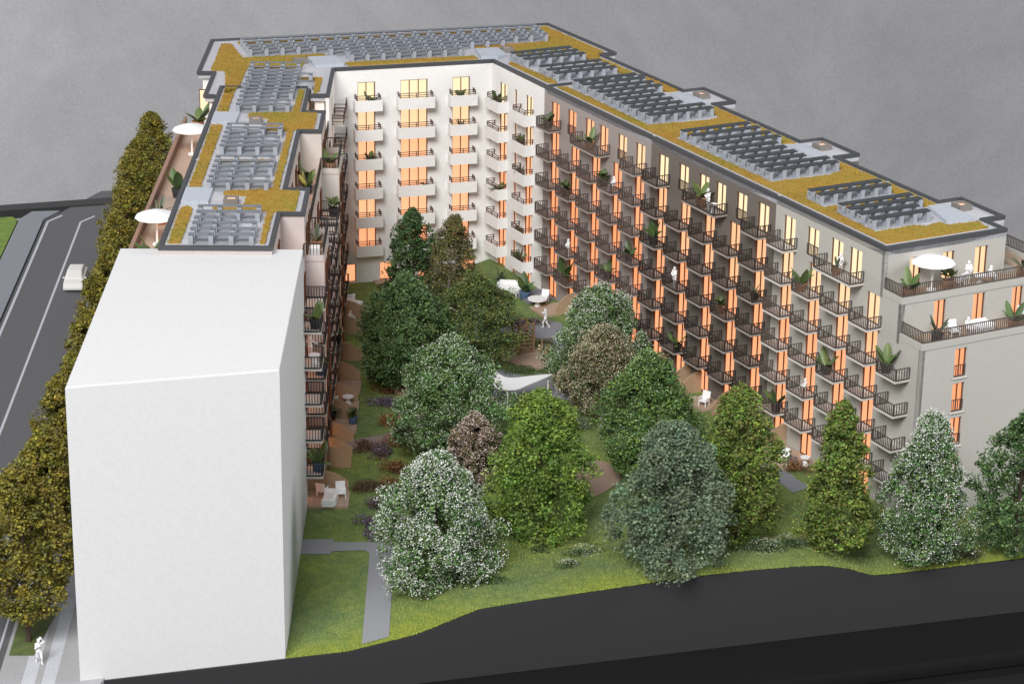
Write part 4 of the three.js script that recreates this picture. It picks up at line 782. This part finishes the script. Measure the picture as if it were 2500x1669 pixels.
// ---------------------------------------------------------------- potted plants
{
  const paddle = (len, wid, curl) => { const g = new THREE.PlaneGeometry(1, 1, 4, 8), p = g.attributes.position; for (let i = 0; i < p.count; i++) { const s = p.getX(i) * 2, k = p.getY(i) + .5; const w = wid * Math.pow(Math.sin(Math.PI * Math.min(1, .04 + .96 * k)), .7) * (k < .12 ? .35 : 1); p.setXYZ(i, s * w / 2, len * k * (1 - curl * .28 * k), curl * len * .55 * k * k + Math.abs(s) * w * .16); } g.computeVertexNormals(); return g; };
  const kinds = { broad: [[1.75, .62, .28], [1.4, .55, .6], [1.1, .42, .9]], blade: [[1.6, .26, .25], [1.3, .22, .55], [1.1, .2, .8]], bushy: [[.75, .42, .5], [.6, .4, .8], [.85, .36, .3]] };
  const geos = Object.fromEntries(Object.entries(kinds).map(([k, v]) => [k, v.map((a) => paddle(...a))]));
  const greens = { broad: [[.085, .15, .045], [.06, .11, .04], [.12, .17, .05]], blade: [[.07, .10, .05], [.05, .075, .042], [.10, .12, .06]], bushy: [[.075, .115, .03], [.05, .08, .025], [.09, .13, .035]] };
  const lm = {}; for (const k in greens) lm[k] = greens[k].map((c) => mat(L3(...c), { roughness: .5, side: THREE.DoubleSide }));
  const pots = { terracotta: M.terracotta, dark: M.potDark, blue: M.potBlue };
  const potG = (() => { const g = new THREE.LatheGeometry([[.02, 0], [.34, 0], [.44, .62], [.46, .66], [.40, .66], [.38, .56], [.02, .56]].map(([a, b]) => new THREE.Vector2(a, b)), 18); return g; })();
  const plant = (kind, pot, where, [x, y, z], sc = 1, turn = null) => {
    const nm = { broad: 'broad leaved', blade: 'narrow leaved', bushy: 'bushy' }[kind];
    const t = thing('potted_plant', `${nm} potted plant ${where}`, 'potted plant', [x, y, z], turn ?? rr(0, 6.3), 'potted plants on balconies, terraces and patios');
    t.scale.setScalar(sc);
    part('pot', potG, pots[pot], t);
    const n = kind === 'bushy' ? 14 : kind === 'broad' ? 7 : 9;
    for (let i = 0; i < n; i++) {
      const v = Math.floor(rnd() * 3), m = part('leaf', geos[kind][v], lm[kind][Math.floor(rnd() * 3)], t, [0, kind === 'bushy' ? .62 + rr(0, .5) : .6, 0]);
      m.rotation.order = 'YXZ'; m.rotation.y = i * 2.4 + rr(-.4, .4); m.rotation.x = kind === 'bushy' ? rr(.2, 1.1) : rr(.05, .75) + (i > 4 ? .25 : 0); m.position.x = Math.sin(m.rotation.y) * .07; m.position.z = Math.cos(m.rotation.y) * .07;
    }
    part('stem', cyl(.05, .04, .35, 6, 0, .5, 0), M.bark, t);
  };
  const rb = (u, k, d = .75) => onR(u, -9.83 + d, RF[k] + .02);
  plant('broad', 'dark', 'on the first top balcony of the mauve house', rb(-18.9, 0), .95);
  plant('broad', 'terracotta', 'on the double balcony of the mauve house', rb(-10.6, 0), 1.0);
  plant('bushy', 'dark', 'on the third row balcony near the mauve corner', rb(-15.0, 2), 1.0);
  plant('bushy', 'dark', 'on the second mauve row beside a figure', rb(-7.9, 1), 1.0);
  plant('broad', 'dark', 'on third row where mauve meets brown', rb(1.5, 2), 1.05);
  plant('broad', 'dark', 'on the fourth row, last mauve balcony', rb(-2.8, 3), .9);
  plant('broad', 'terracotta', 'growing tall on a low mauve balcony', rb(-14.6, 5), 1.25);
  plant('broad', 'dark', 'on a low mauve balcony above the pale flecked tree', rb(-6.6, 4), .95);
  plant('bushy', 'terracotta', 'on the fourth row balcony of the dark brown house', rb(13.0, 3), .95);
  plant('blade', 'dark', 'on the third row balcony at the pale edge of the brown house', rb(18.2, 2), .8);
  plant('broad', 'terracotta', 'on the second row balcony of the pale grey house', rb(24.9, 1), 1.05);
  plant('broad', 'dark', 'on the fourth row balcony of the pale grey house', rb(29.1, 3), 1.05);
  plant('broad', 'dark', 'on the outermost balcony beneath the end terraces', rb(37.0, 2), 1.05);
  plant('broad', 'dark', 'on the lowest balcony above the tan deck', rb(22.3, 5), 1.0);
  plant('broad', 'dark', 'on a low balcony deep in the dark brown house', rb(6.2, 5), .9);
  plant('broad', 'terracotta', 'beside the figure on the brown double balcony', rb(9.4, 0), 1.35);
  plant('blade', 'terracotta', 'beside the figure on the pale double balcony', rb(29.7, 0), .95);
  const wb = (u, k, d = .55) => onW(u, -33.62 + d, WF[k] - .05);
  plant('broad', 'dark', 'on the top left balcony of the white facade', wb(-9.2, 0), .85); plant('broad', 'dark', 'on the top balcony third from left on the white facade', wb(.0, 0), .85);
  plant('blade', 'dark', 'on the second balcony down, third column of the white facade', wb(0, 1), .8); plant('broad', 'dark', 'on the third balcony down, left column of the white facade', wb(-9.2, 2), .85);
  plant('bushy', 'dark', 'on the wide fourth balcony of the white facade', wb(-3.7, 3), .7);
  const cb = (u, k) => onR(u, -9.83 + .55, WF[k] - .3);
  plant('broad', 'dark', 'on the top balcony right of the white fold', cb(-29.9, 0), 1.0); plant('broad', 'dark', 'on the fourth balcony right of the white fold', cb(-29.4, 3), .95);
  plant('bushy', 'dark', 'on the second balcony of the outer white column', cb(-24.9, 1), .95); plant('blade', 'dark', 'on the third balcony of the outer white column', cb(-24.9, 2), .85);
  plant('bushy', 'dark', 'on the fifth balcony of the outer white column', cb(-24.9, 4), .8); plant('broad', 'dark', 'on the lowest balcony of the outer white column', cb(-24.8, 5), .9);
  plant('broad', 'terracotta', 'in the left corner of the upper end terrace', onR(36.7, -11.0, 18.38), 1.15); plant('bushy', 'terracotta', 'under the parasol of the upper end terrace', onR(36.3, -15.0, 18.38), 1.15);
  plant('blade', 'terracotta', 'at the right end of the upper end terrace', onR(36.3, -22.4, 18.38), 1.2); plant('blade', 'dark', 'in the left corner of the lower end terrace', onR(39.4, -11.9, 15.52), 1.1);
  plant('broad', 'terracotta', 'halfway along the lower end terrace', onR(39.5, -19.2, 15.52), 1.05);
  plant('blade', 'terracotta', 'behind the cream cube on the lilac terrace', onL(-15.6, -20.2, 18.05), 1.0); plant('bushy', 'dark', 'beyond the lilac stair bay by the railing', onL(-8.6, -21.7, 18.05), 1.0);
  plant('broad', 'dark', 'on the beige terrace recess beside a lit door', onL(2.6, -22.3, 18.05), 1.0); plant('broad', 'dark', 'on the beige terrace recess nearest the stair bay roof', onL(-.2, -21.9, 18.05), 1.0);
  plant('broad', 'terracotta', 'at the near end of the beige bay terrace', onL(7.0, -20.3, 18.05), 1.2); plant('bushy', 'dark', 'on the balcony row under the beige bay', onL(2.9, -19.8, 15.05), 1.1);
  plant('broad', 'terracotta', 'on the street terrace by the white corner', onL(20.6, -33.5, 18.05), 1.35); plant('broad', 'dark', 'on the street terrace halfway between the parasols', onL(-1.6, -33.0, 18.05), 1.2);
  plant('broad', 'dark', 'on the street terrace beside the white block', onL(-20.4, -33.0, 18.05), 1.35); plant('blade', 'terracotta', 'on the street terrace beyond the near parasol', onL(-9.4, -33.6, 18.05), 1.25);
  plant('broad', 'dark', 'on the fifth storey balcony beside the block', onL(-26.4, -19.8, 15.05), 1.0); plant('broad', 'blue', 'on the lowest balcony beside the block', onL(-26.2, -19.7, 2.97), 1.15); plant('bushy', 'blue', 'on the third storey balcony behind the pointing figure', onL(-20.6, -19.8, 8.99), 1.0);
  plant('broad', 'dark', 'on a low beige balcony leaning over the patio', onL(2.9, -19.8, 2.97), 1.1);
  plant('broad', 'blue', 'on the grey deck by the white corner sofa', [-3.0, hgt(-3, -20.6), -20.6], 1.3); plant('blade', 'dark', 'by the ground window in the white corner', [-5.5, .62, -26.2], .95);
  plant('bushy', 'blue', 'at the edge of a left patio by the crossing path', onL(-9.6, -17.7, .24), .95); plant('broad', 'dark', 'against the left wall by the crossing path', onL(-8.6, -19.6, .24), 1.0);
}

// ---------------------------------------------------------------- figures: white card people, each one body
{
  const smin = (a, b, k) => { const h = Math.max(k - Math.abs(a - b), 0) / k; return Math.min(a, b) - h * h * k * .25; };
  function body(bones, size, cy) {
    const N = 76, mc = new MarchingCubes(N, M.figure, false, false, 60000); mc.isolation = 0;
    const B = bones.map(([a, b, r0, r1]) => { const d = [b[0] - a[0], b[1] - a[1], b[2] - a[2]]; return [a, d, d[0] * d[0] + d[1] * d[1] + d[2] * d[2] || 1e-6, r0, r1]; }), half = N / 2;
    for (let k = 0; k < N; k++) for (let j = 0; j < N; j++) for (let i = 0; i < N; i++) {
      const x = (i - half) / half * size, y = (j - half) / half * size + cy, z = (k - half) / half * size; let d = 9;
      for (const [a, v, l2, r0, r1] of B) { const px = x - a[0], py = y - a[1], pz = z - a[2], t = Math.min(1, Math.max(0, (px * v[0] + py * v[1] + pz * v[2]) / l2)); const q = Math.hypot(px - v[0] * t, py - v[1] * t, pz - v[2] * t) - (r0 + (r1 - r0) * t); d = smin(d, q, .07); }
      mc.field[k * N * N + j * N + i] = -d;
    }
    mc.update();
    const n = mc.count, g = new THREE.BufferGeometry(), p = new Float32Array(n * 3);
    for (let i = 0; i < n * 3; i += 3) { p[i] = mc.positionArray[i] * size; p[i + 1] = mc.positionArray[i + 1] * size + cy; p[i + 2] = mc.positionArray[i + 2] * size; }
    g.setAttribute('position', new THREE.BufferAttribute(p, 3)); const w = mergeVertices(g, 1e-4); w.computeVertexNormals(); return w;
  }
  const head = (x, y, z) => [[[x, y - .03, z], [x, y + .07, z], .088, .095], [[x, y - .07, z + .05], [x, y - .02, z + .07], .045, .05], [[x, y, z + .1], [x, y - .02, z + .115], .016, .018], [[x, y + .06, z - .03], [x, y - .02, z - .06], .09, .07]];
  const hand = (a, b) => { const d = [b[0] - a[0], b[1] - a[1], b[2] - a[2]], l = Math.hypot(...d), u = d.map((q) => q / l); const P = (k, s, f) => [b[0] + u[0] * k + s, b[1] + u[1] * k, b[2] + u[2] * k + f]; return [[b, P(.07, 0, 0), .034, .036], ...[-.03, -.01, .01, .03].map((s, i) => [P(.07, s, 0), P(.13 + (i % 3 ? .02 : 0), s * 1.2, .01), .014, .011]), [P(.03, .03, .02), P(.08, .055, .04), .016, .012]]; };
  const limbs = (p) => [[p.hip, p.chest, .135, .15], [p.chest, p.neck, .15, .07], [p.shL, p.shR, .075, .075], [p.neck, [p.head[0], p.head[1] - .05, p.head[2]], .055, .05], [p.hipL, p.hipR, .11, .11],
    ...['L', 'R'].flatMap((s) => [[p['sh' + s], p['el' + s], .058, .045], [p['el' + s], p['wr' + s], .045, .032], ...hand(p['el' + s], p['wr' + s]), [p['hip' + s], p['kn' + s], .098, .065], [p['kn' + s], p['an' + s], .064, .042], [p['an' + s], p['to' + s], .045, .036]]), ...head(...p.head)];
  const stand = { hip: [0, .96, 0], chest: [0, 1.30, 0], neck: [0, 1.47, 0], head: [0, 1.62, .02], shL: [.17, 1.42, 0], shR: [-.17, 1.42, 0], elL: [.27, 1.14, 0], elR: [-.27, 1.14, 0], wrL: [.20, .98, .2], wrR: [-.25, .90, .07], hipL: [.09, .92, 0], hipR: [-.09, .92, 0], knL: [.11, .5, .03], knR: [-.10, .5, .02], anL: [.12, .08, 0], anR: [-.11, .08, -.02], toL: [.14, .04, .17], toR: [-.14, .04, .15] };
  const cross = { ...stand, elL: [.25, 1.16, .1], wrL: [.02, 1.18, .22], elR: [-.25, 1.16, .1], wrR: [.0, 1.10, .24] };
  const walk = { ...stand, elL: [.33, 1.5, .06], wrL: [.17, 1.75, .04], elR: [-.26, 1.2, .14], wrR: [-.12, 1.35, .27], knL: [.10, .52, .2], anL: [.11, .1, .16], toL: [.12, .04, .32], knR: [-.1, .5, -.08], anR: [-.11, .13, -.36], toR: [-.12, .05, -.24] };
  const point = { ...stand, elR: [-.32, 1.2, .2], wrR: [-.36, 1.08, .46], elL: [.3, 1.22, .1], wrL: [.22, 1.0, .2] };
  const sit = { ...stand, hip: [0, .55, -.05], chest: [0, .90, -.12], neck: [0, 1.07, -.12], head: [0, 1.22, -.08], shL: [.17, 1.02, -.12], shR: [-.17, 1.02, -.12], elL: [.26, .76, -.02], elR: [-.26, .76, -.02], wrL: [.16, .66, .2], wrR: [-.16, .66, .2], hipL: [.09, .52, -.03], hipR: [-.09, .52, -.03], knL: [.12, .53, .42], knR: [-.12, .53, .42], anL: [.12, .1, .44], anR: [-.12, .1, .44], toL: [.13, .04, .6], toR: [-.13, .04, .6] };
  const G = {}; const pose = { stand, cross, walk, point, sit };
  for (const k in pose) G[k] = body(limbs(pose[k]), 1.02, .95);
  const fig = (k, label, [x, y, z], turn, s = 1) => { const o = part(numbered('person'), G[k], M.figure, scene, [x, y, z], turn); o.scale.setScalar(s); tag(o, label, 'person', 'white card figures peopling the model'); };
  const fR = TH.R;
  fig('walk', 'white figure walking on the courtyard path with one arm raised', [-.9, hgt(-.9, -12.7) + .06, -12.7], -1.9, 1.06);
  fig('walk', 'white figure walking on the pale pavement strip at bottom left', [-34.9, .11, 54.6], .5, 1.08);
  fig('cross', 'white figure standing on the mauve balcony five rows down', onR(-13.9, -8.9, RF[4] + .02), fR);
  fig('cross', 'white figure standing on a dark brown balcony, fourth row', onR(5.5, -9.0, RF[3] + .02), fR + .3, 1.1);
  fig('stand', 'taller white figure of a pair on a low mauve balcony', onR(-2.6, -8.9, RF[5] + .02), fR, 1.05);
  fig('stand', 'small white child figure next to the taller one on the mauve balcony', onR(-1.9, -8.8, RF[5] + .02), fR, .7);
  fig('cross', 'white figure on the brown double balcony between plant and table', onR(10.5, -9.0, RF[0] + .02), fR + .2, 1.08);
  fig('sit', 'white figure seated on the second row mauve balcony beside the bushy plant', onR(-6.2, -9.2, RF[1] + .02), fR);
  fig('sit', 'white figure seated on the fifth row pale grey balcony', onR(26.0, -9.2, RF[4] + .02), fR - .4);
  fig('stand', 'white figure amid leaves on the pale double balcony', onR(29.9, -9.3, RF[0] + .02), fR + .4);
  fig('cross', 'white figure standing on the upper end terrace', onR(36.0, -17.2, 18.38), fR + 1.2, 1.1);
  fig('sit', 'white figure seated on the upper end terrace right of the standing one', onR(36.4, -19.2, 18.38), fR + 1.9);
  fig('sit', 'white figure seated between white chairs on the lower end terrace', onR(39.0, -15.2, 15.52), fR + 1.6);
  fig('point', 'warm lit white figure with outstretched arm on a balcony beside the block', onL(-24.9, -20.3, 12.03), TH.L + 1.2);
  fig('sit', 'white figure sitting on the lounger at the far left patio', onL(15.2, -18.9, .24), TH.L + 1.2, 1.1);
}
// ---------------------------------------------------------------- the car on the road
{
  const t = thing('parked_car', 'pale grey unpainted toy car in the right lane of the street', 'car', [-48.25, 0, -25.6], Math.atan2(rd[0], rd[1]));
  const side = (pts) => { const s = new THREE.Shape(); s.moveTo(...pts[0]); s.splineThru(pts.slice(1).map((p) => new THREE.Vector2(...p))); s.closePath(); return s; };
  const ext = (s, w, b) => { const g = new THREE.ExtrudeGeometry(s, { depth: w - 2 * b, bevelEnabled: true, bevelSize: b, bevelThickness: b, bevelSegments: 4, curveSegments: 10 }); g.translate(0, 0, -(w - 2 * b) / 2); g.rotateY(-Math.PI / 2); return g; };
  part('body', ext(side([[-2.2, .32], [2.2, .30], [2.36, .48], [2.24, .66], [1.7, .80], [1.1, .88], [0, .93], [-2.0, .96], [-2.28, .7]]), 1.95, .14), M.carBody, t);
  const cab = ext(side([[-2.0, .85], [1.25, .86], [.55, 1.36], [0, 1.46], [-1.2, 1.46], [-1.8, 1.3]]), 1.72, .16); { const p = cab.attributes.position; for (let i = 0; i < p.count; i++) { const k = Math.min(1, Math.max(0, (p.getY(i) - .95) / .5)); p.setX(i, p.getX(i) * (1.04 - .2 * k)); } cab.computeVertexNormals(); } part('cabin', cab, M.carBody, t);
  for (const s of [-1, 1]) { part('mirror', new RoundedBoxGeometry(.24, .16, .12, 2, .04), M.carBody, t, [s * 1.06, .98, .95]); for (const z of [-1.4, 1.45]) { const w = new THREE.CylinderGeometry(.34, .34, .22, 18); w.rotateZ(Math.PI / 2); part('wheel', w, M.potDark, t, [s * .86, .34, z]); } }
}

renderer.render(scene, camera);
